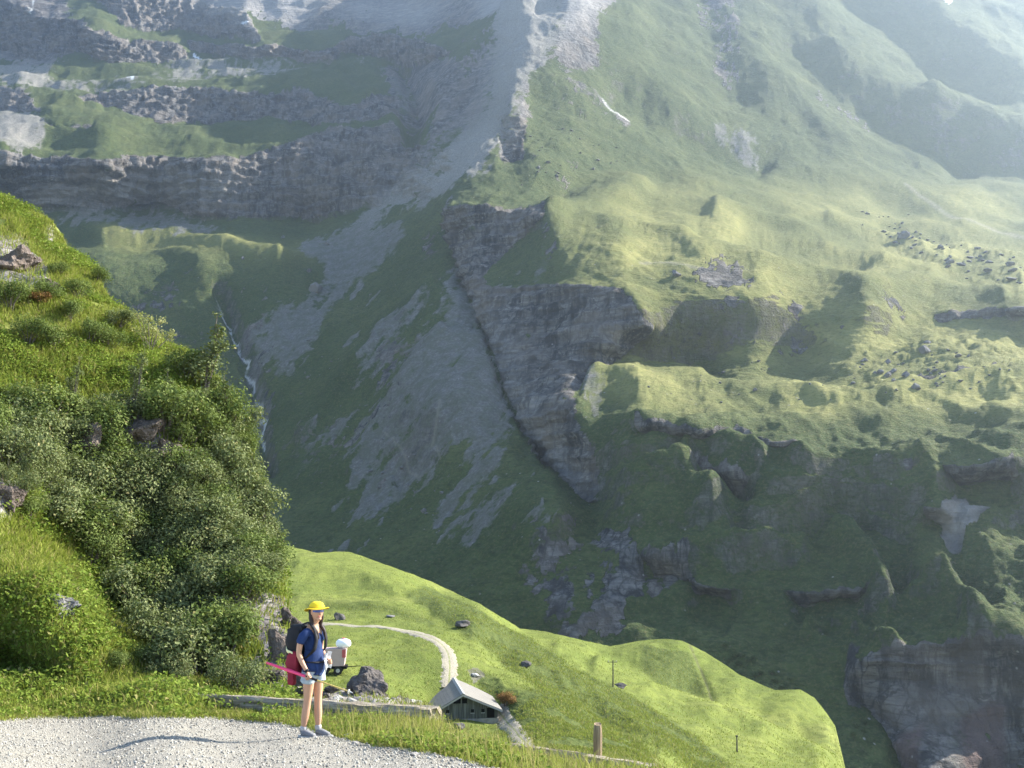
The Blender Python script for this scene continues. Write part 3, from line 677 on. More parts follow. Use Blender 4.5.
# ---- loose gravel
def pebbles(name, base, rad, mat, seed, dark=None):
    r = np.random.default_rng(seed); n = len(base)
    bm = bmesh.new(); bmesh.ops.create_icosphere(bm, subdivisions=1, radius=1); U = np.array([v.co[:] for v in bm.verts]); Fi = np.array([[v.index for v in f.verts] for f in bm.faces]); bm.free()
    q_ = r.normal(size=(n, 4)); q_ /= np.linalg.norm(q_, axis=1, keepdims=True); w, x, y, z = q_.T
    R = np.stack([1-2*(y*y+z*z), 2*(x*y-z*w), 2*(x*z+y*w), 2*(x*y+z*w), 1-2*(x*x+z*z), 2*(y*z-x*w), 2*(x*z-y*w), 2*(y*z+x*w), 1-2*(x*x+y*y)], -1).reshape(n, 3, 3)
    sc_ = rad[:, None]*np.stack([1+.3*r.random(n), .7+.3*r.random(n), .5+.3*r.random(n)], -1)
    J = 1+.25*(r.random((n, len(U), 1))-.5)
    V = np.einsum('nij,nvj->nvi', R, U[None]*J*sc_[:, None, :])+base[:, None]+np.array([0, 0, 1])*rad[:, None, None]*.25
    Fx = (Fi[None]+np.arange(n)[:, None, None]*len(U)).reshape(-1, 3)
    me = np_mesh(name, V.reshape(-1, 3), Fx, 3); c = r.random(n); attr(me, 'ca', np.repeat(np.stack([c, r.random(n), 0*c], -1), len(U), 0)); return me
def stone_mat(name, a_, b_):
    n = NT(name); v = n.coord(); c = n.sep(n.attr('ca')); col = n.mix(c[0], a_, b_); f = n.noise(v, 30, 4, .7)
    return n.done(n.mix(n.math('MULTIPLY', f, .4), col, tuple(x*.6 for x in a_)), .9, n.bump(f, .01), .2)
MS = stone_mat('limestone_chips', (.22, .20, .165), (.52, .49, .42))
pw = pathm*(BY < 800)*(BX > -40)*(BX < 620)
pb, _, _ = sampler(BW2, pw*(.4+1.2*np.exp(-((BY-ey)/7.)**2)), 20000, 12)
rad = .003+.014*np.random.default_rng(3).random(len(pb))**6+.006*np.random.default_rng(4).random(len(pb))
tag(link_mesh('loose_gravel', pebbles('loose_gravel', pb, rad, MS, 13), MS), kind='stuff')

# ---- coarse grass on the meadow spur
kw_ = np.ones_like(KX)*(KX > 240)*(KY < 800)*(1-crag)/(KD/100)**4
for ln in ([(262,625),(340,624.5),(395,629),(432,639),(449,656),(450,668),(449,695)], [(496,708),(509,725),(531,749),(560,778)]):
    kw_ = kw_*(pdist(KX, KY, ln) > 3.6+1.2*noise2(KX, KY, 7, 2, 409))
kw_ *= ~inpoly(KX, KY, [(420,690),(452,676),(505,705),(500,726),(440,724)])
kb, ki, kj = sampler(KW2, kw_*(1+2.5*scrub), 120000, 14)
kz = fbm(kb, 3.0, 3, 411); kb = kb[kz > -.25]; kz = kz[kz > -.25]
MGK = leaf_mat('meadow_grass_blade', (.13, .165, .032), (.25, .26, .06), .35, .3)
tag(link_mesh('meadow_grass', blades('meadow_grass', kb, .26*(1+.6*kz), .07, MGK, 15, .8, .15), MGK), kind='stuff')
# ================================================================== SHRUBS AND SMALL TREES
def tube(bm, p0, p1, r0, r1, n=6, cap=True):
    p0, p1 = Vector(p0), Vector(p1); d = (p1-p0).normalized(); a = d.orthogonal().normalized(); b = d.cross(a)
    c0 = [bm.verts.new(p0+(a*math.cos(t)+b*math.sin(t))*r0) for t in [2*math.pi*i/n for i in range(n)]]
    c1 = [bm.verts.new(p1+(a*math.cos(t)+b*math.sin(t))*r1) for t in [2*math.pi*i/n for i in range(n)]]
    for i in range(n): bm.faces.new((c0[i], c0[(i+1) % n], c1[(i+1) % n], c1[i]))
    if cap: bm.faces.new(c0[::-1]); bm.faces.new(c1)
def bm_obj(name, bm, mat, parent=None, smooth=False):
    me = bpy.data.meshes.new(name); bmesh.ops.recalc_face_normals(bm, faces=bm.faces[:]); bm.to_mesh(me); bm.free()
    return link_mesh(name, me, mat, parent, smooth)
ML1 = leaf_mat('willow_leaf', (.09, .115, .042), (.235, .255, .115), .2, 1.0)
ML2 = leaf_mat('alder_leaf', (.07, .105, .028), (.185, .22, .065), .22, 1.0)
ML3 = leaf_mat('yellow_green_leaf', (.24, .25, .09), (.42, .40, .18), .3, 1.0)
ML4 = leaf_mat('russet_leaf', (.16, .075, .03), (.32, .17, .07), .2, 1.0)
ML5 = leaf_mat('far_shrub_leaf', (.05, .07, .03), (.10, .12, .05), .15, .1)
MBK = plain('shrub_bark', (.13, .11, .09), .9, .1, .3, 20)
def shrub(name, seed, mat, w=1.0, h=1.6, nl=11, leaves=2400, size=.085, kind='dome'):
    r = np.random.default_rng(seed); rd = random.Random(seed); root = empty(name)
    lob = []
    for i in range(nl):
        if kind == 'dome': a = rd.uniform(0, 2*math.pi); q_ = math.sqrt(rd.random())*w*.75; z = h*(.35+.5*rd.random()*(1-.5*q_/w)); rr = rd.uniform(.18, .46)*w
        elif kind == 'cone': t = i/(nl-1); a = rd.uniform(0, 2*math.pi); q_ = w*.62*(1.05-t)*rd.uniform(.3, 1.2); z = h*(.18+.74*t)+rd.uniform(-.12, .12)*h*.5; rr = w*(.30*(1-t)+.13)*rd.uniform(.7, 1.3)
        else: a = 2*math.pi*i/nl+rd.uniform(-.4, .4); q_ = w*rd.uniform(.2, .95); z = h*rd.uniform(.45, .95); rr = rd.uniform(.14, .26)*w
        lob.append((q_*math.cos(a), q_*math.sin(a), z, rr))
    bm = bmesh.new()
    for (x, y, z, rr) in lob:
        m_ = Vector((x*.35, y*.35, z*.45)); tube(bm, (x*.05, y*.05, -.25), m_, .03*h/1.6, .02, 5); tube(bm, m_, (x, y, z), .02, .008, 4)
    bm_obj('branch', bm, MBK, root)
    L = np.array(lob); pr = L[:, 3]**2; idx = r.choice(nl, leaves, p=pr/pr.sum()); d = r.normal(size=(leaves, 3)); d[:, 2] = d[:, 2]*.8+.25
    d /= np.linalg.norm(d, axis=1, keepdims=True); rad = L[idx, 3]*(.35+.85*r.random(leaves)**.8)
    rad *= 1+.6*fbm(d*1.0+idx[:, None]*3.1, .45, 3, seed)
    pos = L[idx, :3]+d*rad[:, None]; pos[:, 2] = np.abs(pos[:, 2])
    V, F3 = leaves_arrays(pos, d*.7+np.array([0, 0, .45]), size, r)
    me = np_mesh('foliage', V, F3, 3); tone = np.clip(.5+.5*fbm(pos, .5, 2, seed+5)+.3*(r.random(leaves)-.5), 0, 1)
    attr(me, 'ca', np.repeat(np.stack([tone, (r.random(leaves) < .03)*.5, 0*tone], -1), 4, 0)); link_mesh('foliage', me, mat, root)
    return root
def copy_tree(o):
    c = o.copy(); COL.objects.link(c)
    for ch in list(o.children):
        k = ch.copy(); COL.objects.link(k); k.parent = c
        for g in list(ch.children):
            m_ = g.copy(); COL.objects.link(m_); m_.parent = k
    return c
PR = {'w': [shrub('willow_shrub', 500+i, ML1, 1.0, 1.5, 11, 2600) for i in range(3)],
      'a': [shrub('alder_shrub', 520+i, ML2, 1.05, 1.7, 12, 2400, .095) for i in range(3)],
      'y': [shrub('pale_shrub', 540, ML3, .9, 1.6, 12, 1100, .08, 'loose')],
      'c': [shrub('skyline_tree', 550, ML1, 1.0, 3.4, 13, 2100, .09, 'cone')],
      'r': [shrub('russet_shrub', 560, ML4, 1.0, 1.3, 10, 2600, .09)],
      'f': [shrub('cliff_shrub', 570, ML5, 1.0, 1.6, 9, 420, .30), shrub('cliff_shrub', 571, ML5, .9, 2.0, 9, 420, .30)]}
used = set()
def place(kind, x, y, z, s, label, cat, group=None, sz=None):
    o = random.choice(PR[kind]); c = o if o.name not in used else copy_tree(o); used.add(o.name)
    c.location = (x, y, z); c.rotation_euler = (random.uniform(-.12, .12), random.uniform(-.12, .12), random.uniform(0, 6.28)); c.scale = (s, s, (sz or s)*random.uniform(.85, 1.15))
    tag(c, label, cat, group); return c
THICK = [(0,430),(40,412),(90,400),(140,392),(180,375),(205,372),(224,400),(243,440),(255,490),(268,530),(280,580),(290,640),(285,690),(240,690),(190,684),(165,676),(150,640),(120,600),(90,560),(60,530),(30,500),(0,470),(-30,440)]
HOLE = [[(122,416),(190,450),(196,470),(150,478),(118,450)], [(66,432),(88,436),(90,468),(72,490),(54,480)], [(228,640),(250,590),(300,580),(305,700),(255,700),(232,672)], [(20,350),(70,382),(50,398),(10,380)], [(207,570),(236,566),(232,594),(212,598)]]
rd = random.Random(5); n_ok = 0; cells = []
for k in range(9000):
    if n_ok >= 235: break
    x, y = rd.uniform(-30, 292), rd.uniform(325, 692)
    if not inpoly(np.array([x]), np.array([y]), THICK)[0] or any(inpoly(np.array([x]), np.array([y]), h_)[0] for h_ in HOLE): continue
    if y < 425 and rd.random() < (.55 if x > 60 else .75): continue
    dm = (13 if y > 430 else 15)*rd.choice([.75, 1, 1.35])
    if any((x-a)**2+(y-b)**2 < dm*dm for a, b in cells) or x > 278: continue
    h_ = hit(bvN, x, y+5)
    if not h_: continue
    cells.append((x, y)); n_ok += 1
    kd = 'w' if (y > 450 and rd.random() < .72) or rd.random() < .4 else 'a'
    up_ = y < 425
    place(kd, h_.x, h_.y, h_.z-.15, rd.choice([.38, .5, .6, .75, .95])*rd.uniform(.9, 1.1)*(1 if y > 430 else .75),
          ('grey green leafy willow shrub' if kd == 'w' else 'dark green leafy alder shrub')+(' among grass high on the steep bank' if up_ else ' packed into the thicket on the steep bank'),
          'shrub', ('grey willow' if kd == 'w' else 'dark alder')+(' shrubs high on the bank' if up_ else ' shrubs of the thicket'))
for (x, y, s) in [(28,345,.6),(55,352,.6),(45,300,.5),(110,350,.55),(78,300,.45),(10,310,.6),(125,305,.5),(90,345,.5),(70,322,.5),(60,276,.4),(98,283,.4)]:
    h_ = hit(bvN, x, y)
    if h_: place('a', h_.x, h_.y, h_.z-.1, s, 'small dark green shrub standing alone on the sunlit upper bank', 'shrub', 'lone shrubs on the upper bank')
for (x, y, s) in [(142,626,.38),(152,668,.4),(30,520,.4),(14,410,.5),(120,668,.3)]:
    h_ = hit(bvN, x, y)
    if h_: place('a', h_.x, h_.y, h_.z-.05, s, 'low dark green bush on the grassy spur left of the thicket', 'shrub', 'low bushes on the grassy spur')
h_ = hit(bvN, 44, 304); place('r', h_.x, h_.y, h_.z-.2, .55, 'reddish brown withered shrub on the sunlit upper bank', 'shrub')
h_ = hit(bvN, 203, 396); place('c', h_.x, h_.y, h_.z-.3, 1.25, 'bright pointed young tree rising above the bank skyline, tallest there', 'tree', sz=.98)
h_ = hit(bvN, 150, 352); place('y', h_.x, h_.y, h_.z-.25, .85, 'loose pale yellowish shrub on the skyline left of the pointed tree', 'shrub', sz=1.0)
h_ = hit(bvN, 118, 326); place('w', h_.x, h_.y, h_.z-.2, .6, 'rounded grey green bush at the upper skyline corner of the bank', 'shrub')
h_ = hit(bvN, 262, 545); place('c', h_.x, h_.y, h_.z-.3, .62, 'slender pale young tree at the right edge of the thicket', 'tree', sz=.62)
for (x, y, s, lb) in [(226,436,.75,'upright young tree standing out on the right rim below the pointed tree'),(247,505,.6,'small upright tree on the right rim halfway down the thicket'),(132,418,.7,'upright leafy tree at the top of the thicket above the dark crag'),(70,420,.6,'short upright tree at the top left of the thicket'),(168,420,.6,'leafy upright tree between the crag shelf and the bank top')]:
    h_ = hit(bvN, x, y); place('c', h_.x, h_.y, h_.z-.3, s, lb, 'tree', sz=s*.95)
h_ = hit(bvN, 236, 430); place('w', h_.x, h_.y, h_.z-.3, .75, 'large grey green shrub bulging over the right rim of the thicket', 'shrub')
h_ = hit(bvK, 506, 706); rb = place('r', h_.x, h_.y, h_.z-.2, 1.45, 'russet brown rounded bush at the right side of the barn', 'bush'); rb.scale = (1.45, 1.45, 1.35)
# dark shrubs on the brink beyond the meadow and on the shaded slope
bvM = BVHTree.FromPolygons([tuple(p) for p in W3.reshape(-1, 3).tolist()], grid_faces(*GX.shape).tolist())
for k in range(20):
    x, y = rd.uniform(722, 800), 0; y = 655+(x-722)*.42+rd.uniform(-10, 10)
    h_ = hit(bvM, x, y)
    if h_: place('f', h_.x, h_.y, h_.z-.5, rd.uniform(1.0, 1.9), 'dark shrub on the brink of the gorge beyond the meadow', 'shrub', 'dark shrubs on the gorge brink')
for (x, y) in [(856,728),(864,733),(866,724),(853,737)]:
    h_ = hit(bvM, x, y); place('f', h_.x, h_.y, h_.z-.5, 1.7, 'isolated pale shrub on the dark slope right of the meadow tip', 'shrub', 'pale shrubs right of the meadow tip')

# ================================================================== BOULDERS
MR1 = plain('boulder_limestone', (.15, .145, .14), .95, .1, .5, .5, .6)
MR2 = plain('boulder_dark', (.10, .092, .085), .95, .1, .45, 4, .06)
MR3 = plain('boulder_pale', (.42, .40, .37), .95, .1, .3, 4, .05)
def boulder_mesh(seed, peak=0.0, sub=3, rough=.35):
    bm = bmesh.new(); bmesh.ops.create_icosphere(bm, subdivisions=sub, radius=1); V = np.array([v.co[:] for v in bm.verts])
    r = np.random.default_rng(seed)
    for _ in range(16):
        n_ = r.normal(size=3); n_ /= np.linalg.norm(n_); c = r.uniform(.55, .85); d = V@n_-c; V = V-np.where(d > 0, d, 0)[:, None]*n_
    V = V*(1+rough*fbm(V, .8, 4, seed)[:, None]); V[:, 2] *= .8
    if peak: k = np.clip(V[:, 2]+.2, 0, 2); V[:, 0] *= 1-.35*k*peak; V[:, 1] *= 1-.4*k*peak; V[:, 2] *= 1+.5*peak
    for v, c in zip(bm.verts, V): v.co = c
    return bm
bms = []
for i in range(5):
    me = bpy.data.meshes.new('boulder'); b_ = boulder_mesh(700+i, .6*(i % 2)); b_.to_mesh(me); b_.free(); me.materials.append(MR1); bms.append(me)
def boulder(name, px, py, bv, w, h=None, mat=None, label='', group=None, mesh=None, sink=.25, cat='boulder'):
    p = hit(bv, px, py)
    if not p: return
    me = mesh or random.choice(bms)
    o = bpy.data.objects.new(name, me); COL.objects.link(o); h = h or w*.8
    o.location = (p.x, p.y, p.z+h*(.5-sink)); o.scale = (w/2, w/2, h/1.6); o.rotation_euler = (random.uniform(-.15, .15), random.uniform(-.15, .15), random.uniform(0, 6.28))
    tag(o, label, cat, group); return o
rd = random.Random(9)
def field(poly, n, wmin, wmax, label, group, name='boulder'):
    xs = [p[0] for p in poly]; ys = [p[1] for p in poly]; k = 0
    while k < n:
        x, y = rd.uniform(min(xs), max(xs)), rd.uniform(min(ys), max(ys))
        if inpoly(np.array([x]), np.array([y]), poly)[0]:
            w = wmin+(wmax-wmin)*rd.random()**2.5; boulder(name, x, y, bvM, w, w*rd.uniform(.35, .75), label=label, group=group); k += 1
field([(880,232),(900,226),(960,245),(1030,262),(1030,285),(960,280),(920,262)], 60, 4, 14, 'grey boulder on the hummocky strip across the upper sunlit plateau', 'boulders of the hummocky strip')
field([(860,350),(930,340),(1010,368),(1020,392),(900,392),(850,384)], 46, 2.5, 8, 'grey boulder in the rocky patch of the lower sunlit terrace', 'boulders of the lower terrace patch')
field([(850,210),(920,215),(900,236),(860,225)], 16, 3, 8, 'small boulder on bright grass above the hummocky strip', 'boulders above the hummocky strip')
field([(620,350),(860,370),(900,400),(620,410)], 26, 1.5, 4.5, 'small stone scattered on the bright terrace grass', 'stones on the terrace grass')
field([(300,330),(400,430),(480,520),(420,540),(300,480)], 46, 2, 6, 'pale block fallen on the shaded scree slope under the cliff', 'fallen blocks on the scree slope')
field([(500,110),(600,130),(640,160),(500,190)], 50, 3, 8, 'pale block strewn on the slope above the cliff corner', 'blocks above the cliff corner')
for (x, y, w, lb) in [(316,291,24,'big dark grey crag block on the shaded valley floor'),(327,245,9,'grey twin boulder above the pale scree fan'),(283,238,7,'small white boulder at the top of the scree fan'),(309,272,9,'pale boulder pair at the left edge of the scree fan'),(243,259,6,'tiny dark hut sized rock on the sunlit valley crest'),
                      (904,238,22,'tall pointed rock tooth on the upper plateau'),(676,276,10,'pale rock on the shaded slope below the plateau lip'),(924,352,12,'broad grey rock above the lower terrace patch')]:
    boulder('boulder', x, y, bvM, w, w*.8, label=lb)
for (x, y, w, h, mt, lb) in [(339,620,1.9,1.7,MR2,'dark round boulder beside the farm road behind the hiker'),(391,617,1.8,.5,MR1,'low grey stone just above the farm road'),(463,626,3.0,1.0,MR2,'brown rounded rock hump on the meadow right of the road bend'),
                         (526,667,1.6,1.2,MR2,'small black boulder on the meadow slope right of the barn'),(621,687,2.4,.8,MR2,'dark low rock beside the leaning utility pole'),(475,676,1.2,.5,MR3,'white block among rubble above the barn roof'),
                         (459,729,1.3,1.0,MR2,'pair of dark stones on grass in front of the barn')]:
    b_ = boulder_mesh(int(x*7), 0, 3); me = bpy.data.meshes.new('boulder'); b_.to_mesh(me); b_.free(); me.materials.append(mt)
    boulder('boulder', x, y, bvK, w, h, label=lb, mesh=me)
# pointed boulder behind the log
def near_rock(name, px, py, d, w, h, dep, seed, mat, label, peak=0., rough=.35, cat='boulder', sink=.2, rz=0):
    p = P(px, py, d); b_ = boulder_mesh(seed, peak, 4, rough); me = bpy.data.meshes.new(name); b_.to_mesh(me); b_.free(); me.materials.append(mat)
    o = bpy.data.objects.new(name, me); COL.objects.link(o); o.location = (p.x, p.y, p.z+h*.4); o.scale = (w/2, dep/2, h/1.6); o.rotation_euler = (0, 0, rz); tag(o, label, cat); return o
MRD = plain('dark_schist', (.10, .088, .08), .9, .15, .55, 3, .12)
o = near_rock('boulder', 367, 700, 20, .86, .60, .75, 811, MRD, 'dark jagged pointed boulder standing behind the log, right of the hiker', .35, .6)
for i, (x, y, w) in enumerate([(322,700,.35),(338,704,.3),(308,697,.4),(352,706,.28),(331,693,.3),(376,706,.25),(395,707,.35),(415,708,.3),(300,686,.4)]):
    near_rock('stone', x, y, 18.9, w, w*.6, w*.8, 830+i, MR3 if i % 2 else MRD, 'broken stone in the rubble behind the log', 0, .4, 'stone')['group'] = 'stones behind the log'
for i, (x, y, w) in enumerate([(349,737,.17),(356,744,.11),(232,722,.12),(414,756,.12),(118,719,.1),(268,728,.12)]):
    h_ = hit(bvN, x, y); o = near_rock('stone', x, y, h_.y, w, w*.55, w*.8, 850+i, MR3, 'pale stone at the grassy edge of the gravel road', 0, .3, 'stone'); o['group'] = 'stones at the road edge'; o.location.z = h_.z+.01

MRB = plain('brown_bank_rock', (.15, .12, .10), .92, .1, .62, 4, .25)
for k, (x, y, w, h, lb) in enumerate([(280,662,.9,1.1,'tall brown rock outcrop jutting from the bank beside the hiker'),(287,628,.6,.6,'dark overhanging rock knob at the right rim of the bank above the hiker'),
    (266,684,.8,.5,'low broken rock at the foot of the outcrop behind the hiker'),(246,640,.9,.9,'brown rock showing between shrubs left of the tall outcrop'),(52,612,.7,.45,'pale rock embedded in the grassy spur at far left'),
    (132,440,1.6,1.3,'dark crag face among shrubs in the upper middle of the bank'),(165,458,1.5,1.0,'purplish crag shelf among shrubs right of the dark crag'),(74,452,1.2,1.5,'shadowed rock face among shrubs left of the dark crag'),
    (0,500,.8,.55,'pale brown rock at the left edge below the thicket'),(14,268,1.6,1.2,'purplish weathered rock outcrop high at the left of the bank'),(42,288,.9,.5,'smaller rock step right of the high outcrop'),(222,582,1.0,.8,'brown rock gap between shrubs right of the thicket centre')]):
    h_ = hit(bvN, x, y)
    o = near_rock('rock_outcrop', x, y, h_.y, w, h, w*.8, 900+k, MR1 if k in (4,) else MRB, lb, .1*(k < 2), .95, 'rock'); o.location = (h_.x, h_.y+.22, h_.z+h*.05)
# ================================================================== LOG, SLEEPER, FENCE POST
def wood_mat(name, c1, c2, axis=0, sc=1.0):
    n = NT(name); v = n.coord(); k = [9*sc]*3; k[axis] = .5*sc; g1 = n.noise(n.mapping(v, tuple(k)), 3.0, 6, .7, .5); g2 = n.noise(v, 3*sc, 4)
    col = n.ramp(g1, [(.33, tuple(x*.35 for x in c1)), (.5, c1), (.68, c2)]); col = n.mix(n.math('MULTIPLY', g2, .4), col, tuple(x*.6 for x in c2))
    return n.done(col, .85, n.bump(g1, .02, .8), .15)
MW = wood_mat('weathered_log_wood', (.26, .21, .15), (.50, .44, .34))
def log_obj(name, p0, p1, r0, r1, mat, label, cat, square=.6):
    p0, p1 = Vector(p0), Vector(p1); L = (p1-p0).length; n, m_ = 60, 20; V = []
    for i in range(n+1):
        t = i/n; r = r0+(r1-r0)*t
        for j in range(m_):
            a = 2*math.pi*j/m_; c, s_ = math.cos(a), math.sin(a); k = (abs(c)**(2+4*square)+abs(s_)**(2+4*square))**(-1/(2+4*square))
            rr = r*k*(1+.09*math.sin(a*3+t*4)+.07*math.sin(a*7+1.3*math.sin(t*23)))
            V.append((t*L, c*rr, s_*rr+.05*math.sin(t*5)*r))
    V = np.array(V); V += .02*np.stack([0*V[:, 0], fbm(V, .3, 3, 9), fbm(V, .3, 3, 10)], -1)
    V[:m_, 0] += .04*np.sin(np.arange(m_)); V[-m_:, 0] += .03*np.sin(np.arange(m_)*1.7)
    me = bpy.data.meshes.new(name); F_ = [(i*m_+j, i*m_+(j+1) % m_, (i+1)*m_+(j+1) % m_, (i+1)*m_+j) for i in range(n) for j in range(m_)]
    F_ += [tuple(range(m_))[::-1], tuple(range(n*m_, (n+1)*m_))]; me.from_pydata([tuple(v) for v in V], [], F_)
    o = link_mesh(name, me, mat); d = (p1-p0).normalized(); y_ = Vector((0, 0, 1)).cross(d).normalized(); z_ = d.cross(y_)
    o.matrix_world = Matrix.Translation(p0) @ Matrix((d, y_, z_)).transposed().to_4x4(); return tag(o, label, cat)
log_obj('log', P(186,698,19.0), P(436,719,15.7), .085, .16, MW, 'long weathered timber log lying behind the hiker along the verge', 'log')
log_obj('log', P(440,738,13.6), P(655,772,12.3), .06, .075, MW, 'thin pale timber pole lying in grass beside the fence post', 'log')
MP = wood_mat('fence_post_wood', (.26, .19, .12), (.44, .34, .22), 2)
bm = bmesh.new(); n_ = 12; hgt = 1.0; rings = []
for i in range(15):
    t = i/14; rr = .052*(1+.04*math.sin(t*9))*(1 if i < 13 else (.92 if i == 13 else .78))
    rings.append([bm.verts.new((rr*math.cos(2*math.pi*j/n_)*(1+.08*math.sin(j*2.1))+.008*t, rr*math.sin(2*math.pi*j/n_), t*hgt-(.02 if j > 6 and i == 14 else 0))) for j in range(n_)])
for a_, b_ in zip(rings[:-1], rings[1:]):
    for j in range(n_): bm.faces.new((a_[j], a_[(j+1) % n_], b_[(j+1) % n_], b_[j]))
bm.faces.new(rings[-1]); bm.faces.new(rings[0][::-1])
po = bm_obj('fence_post', bm, MP); pp = P(597, 723, 12.8); po.location = (pp.x, pp.y, pp.z-hgt); tag(po, 'round topped brown wooden fence post at the road edge', 'fence post')

# ================================================================== UTILITY POLES ON THE SPUR
MPole = plain('tarred_pole', (.07, .065, .055), .9)
for (x, y0, y1, arm, lb) in [(613,687,662,True,'thin utility pole with crossarm standing on the meadow crest'),(737,752,737,False,'short bare pole on the lower meadow crest')]:
    b = hit(bvK, x, y0); h = (y0-y1)/1050*b.y*1.02; o = empty('utility_pole' if arm else 'marker_pole', b); bm = bmesh.new(); tube(bm, (0, 0, -.3), (.05*h*.2, 0, h), .10, .07, 8); bm_obj('pole', bm, MPole, o)
    if arm:
        bm = bmesh.new(); tube(bm, (-.75, 0, h*.93), (.65, .1, h*.93), .05, .05, 6); bm_obj('crossarm', bm, MPole, o)
        for q_ in (-.6, .5):
            bm = bmesh.new(); tube(bm, (q_, .02, h*.94), (q_, .02, h*.94+.22), .05, .03, 6); bm_obj('insulator', bm, MR3, o)
    else:
        bm = bmesh.new(); tube(bm, (-.12, 0, h*.98), (.14, 0, h*.98), .09, .09, 8); bm_obj('cap', bm, MPole, o)
    tag(o, lb, 'pole')

# ================================================================== BARN
def box(bm, x0, x1, y0, y1, z0, z1):
    vs = [bm.verts.new((x, y, z)) for x in (x0, x1) for y in (y0, y1) for z in (z0, z1)]
    for f in ((0, 1, 3, 2), (4, 6, 7, 5), (0, 4, 5, 1), (2, 3, 7, 6), (0, 2, 6, 4), (1, 5, 7, 3)): bm.faces.new([vs[i] for i in f])
def prism(bm, pts, y0, y1):
    """polygon in x,z extruded along y"""
    a = [bm.verts.new((x, y0, z)) for x, z in pts]; b = [bm.verts.new((x, y1, z)) for x, z in pts]; n = len(pts)
    bm.faces.new(a); bm.faces.new(b[::-1])
    for i in range(n): bm.faces.new((a[i], b[i], b[(i+1) % n], a[(i+1) % n]))
nb = NT('barn_boards'); v = nb.coord(); wv = nb.noise(nb.mapping(v, (5.5, 5.5, .25)), 1.0, 3, .6); w2 = nb.noise(v, 1.2, 4)
MBoard = nb.done(nb.mix(nb.math('MULTIPLY', w2, .5), nb.ramp(wv, [(.35, (.045, .045, .04)), (.5, (.10, .10, .09)), (.66, (.19, .19, .175))]), (.10, .11, .08)), .9, nb.bump(wv, .05), .1)
nb = NT('barn_shingle'); v = nb.coord(); wv = nb.noise(nb.mapping(v, (1, 5, 1)), 1.2, 4, .65); w2 = nb.noise(v, .5, 3)
MShing = nb.done(nb.mix(nb.math('MULTIPLY', w2, .55), nb.ramp(wv, [(.3, (.14, .134, .12)), (.7, (.23, .22, .198))]), (.22, .19, .15)), .8, nb.bump(wv, .05), .2)
MRid = plain('ridge_cap_metal', (.30, .29, .27), .5, .4, .08, 3)
MDark = plain('dark_opening', (.012, .012, .012), .95, .05, .1)
MStoneW = plain('foundation_stone', (.30, .28, .25), .9, .1, .4, 3, .05)
D1 = 112.0; ap = P(463, 694, D1); base = P(468, 723, D1); rdir = Vector((-1.6, 10.2, 0)).normalized(); rot = math.atan2(-rdir.x, rdir.y)
barn = empty('barn', (ap.x, ap.y, base.z), rot); tag(barn, 'grey wooden alpine barn with pale shingle roof beside the farm track', 'barn')
zr = ap.z-base.z; wl, wr, L = 3.3, 4.15, 10.3; zl, zrr = zr-1.85, zr-1.72
def roofz(x): return zr+(x/wl*1.85 if x < 0 else -x/wr*1.72)
il, ir = -wl+.42, wr-.42
bm = bmesh.new(); prism(bm, [(il, .3), (il, roofz(il)-.12), (0, zr-.12), (ir, roofz(ir)-.12), (ir, .3)], .55, .70); bm_obj('gable_wall', bm, MBoard, barn)
bm = bmesh.new(); prism(bm, [(il, .3), (il, roofz(il)-.12), (0, zr-.12), (ir, roofz(ir)-.12), (ir, .3)], L-.65, L-.5); bm_obj('gable_wall', bm, MBoard, barn)
for xx in (il, ir-.15):
    bm = bmesh.new(); box(bm, xx, xx+.15, .70, L-.65, .3, roofz(xx if xx < 0 else xx+.15)-.13); bm_obj('side_wall', bm, MBoard, barn)
bm = bmesh.new(); box(bm, il-.08, ir+.08, .45, L-.4, -1.2, .298); bm_obj('foundation', bm, MStoneW, barn)
for sgn_, w_e, ze in ((-1, wl, zl), (1, wr, zrr)):
    bm = bmesh.new(); nn_ = 9
    for i in range(nn_):      # overlapping courses, slightly uneven
        t0, t1 = i/nn_, (i+1)/nn_+.03; x0_, x1_ = sgn_*w_e*t0, sgn_*w_e*min(t1, 1.0); z0_, z1_ = zr+(ze-zr)*t0, zr+(ze-zr)*min(t1, 1.0)
        pts = [(x0_, z0_-.06), (x0_, z0_-.0), (x1_, z1_+.008), (x1_, z1_-.06)]
        if sgn_ < 0: pts = pts[::-1]
        prism(bm, pts, random.uniform(-.03, .03), L+random.uniform(-.03, .03))
    bm_obj('roof', bm, MShing, barn)
bm = bmesh.new(); prism(bm, [(-.24, zr-.07), (0, zr+.09), (.24, zr-.03), (.2, zr-.09), (0, zr+.03), (-.2, zr-.13)], -.05, L+.05); bm_obj('ridge_cap', bm, MRid, barn)
for sgn_, w_e, ze in ((-1, wl, zl), (1, wr, zrr)):
    bm = bmesh.new(); pts = [(0, zr-.07), (sgn_*w_e, ze-.07), (sgn_*w_e, ze-.24), (0, zr-.24)]; prism(bm, pts if sgn_ > 0 else pts[::-1], -.06, .0); bm_obj('barge_board', bm, MRid, barn)
bm = bmesh.new(); box(bm, ir-1.15, ir-.35, .52, .555, .35, 1.35); dr = bm_obj('door', bm, MDark, barn)
bm = bmesh.new(); box(bm, ir-1.22, ir-1.15, .50, .56, .3, 1.42); box(bm, ir-.35, ir-.28, .50, .56, .3, 1.42); box(bm, ir-1.15, ir-.35, .50, .56, 1.35, 1.42); bm_obj('door_frame', bm, MBoard, dr)
bm = bmesh.new(); box(bm, -.95, .5, .515, .555, zr-1.05, zr-.55); hw = bm_obj('hay_hatch', bm, MDark, barn)
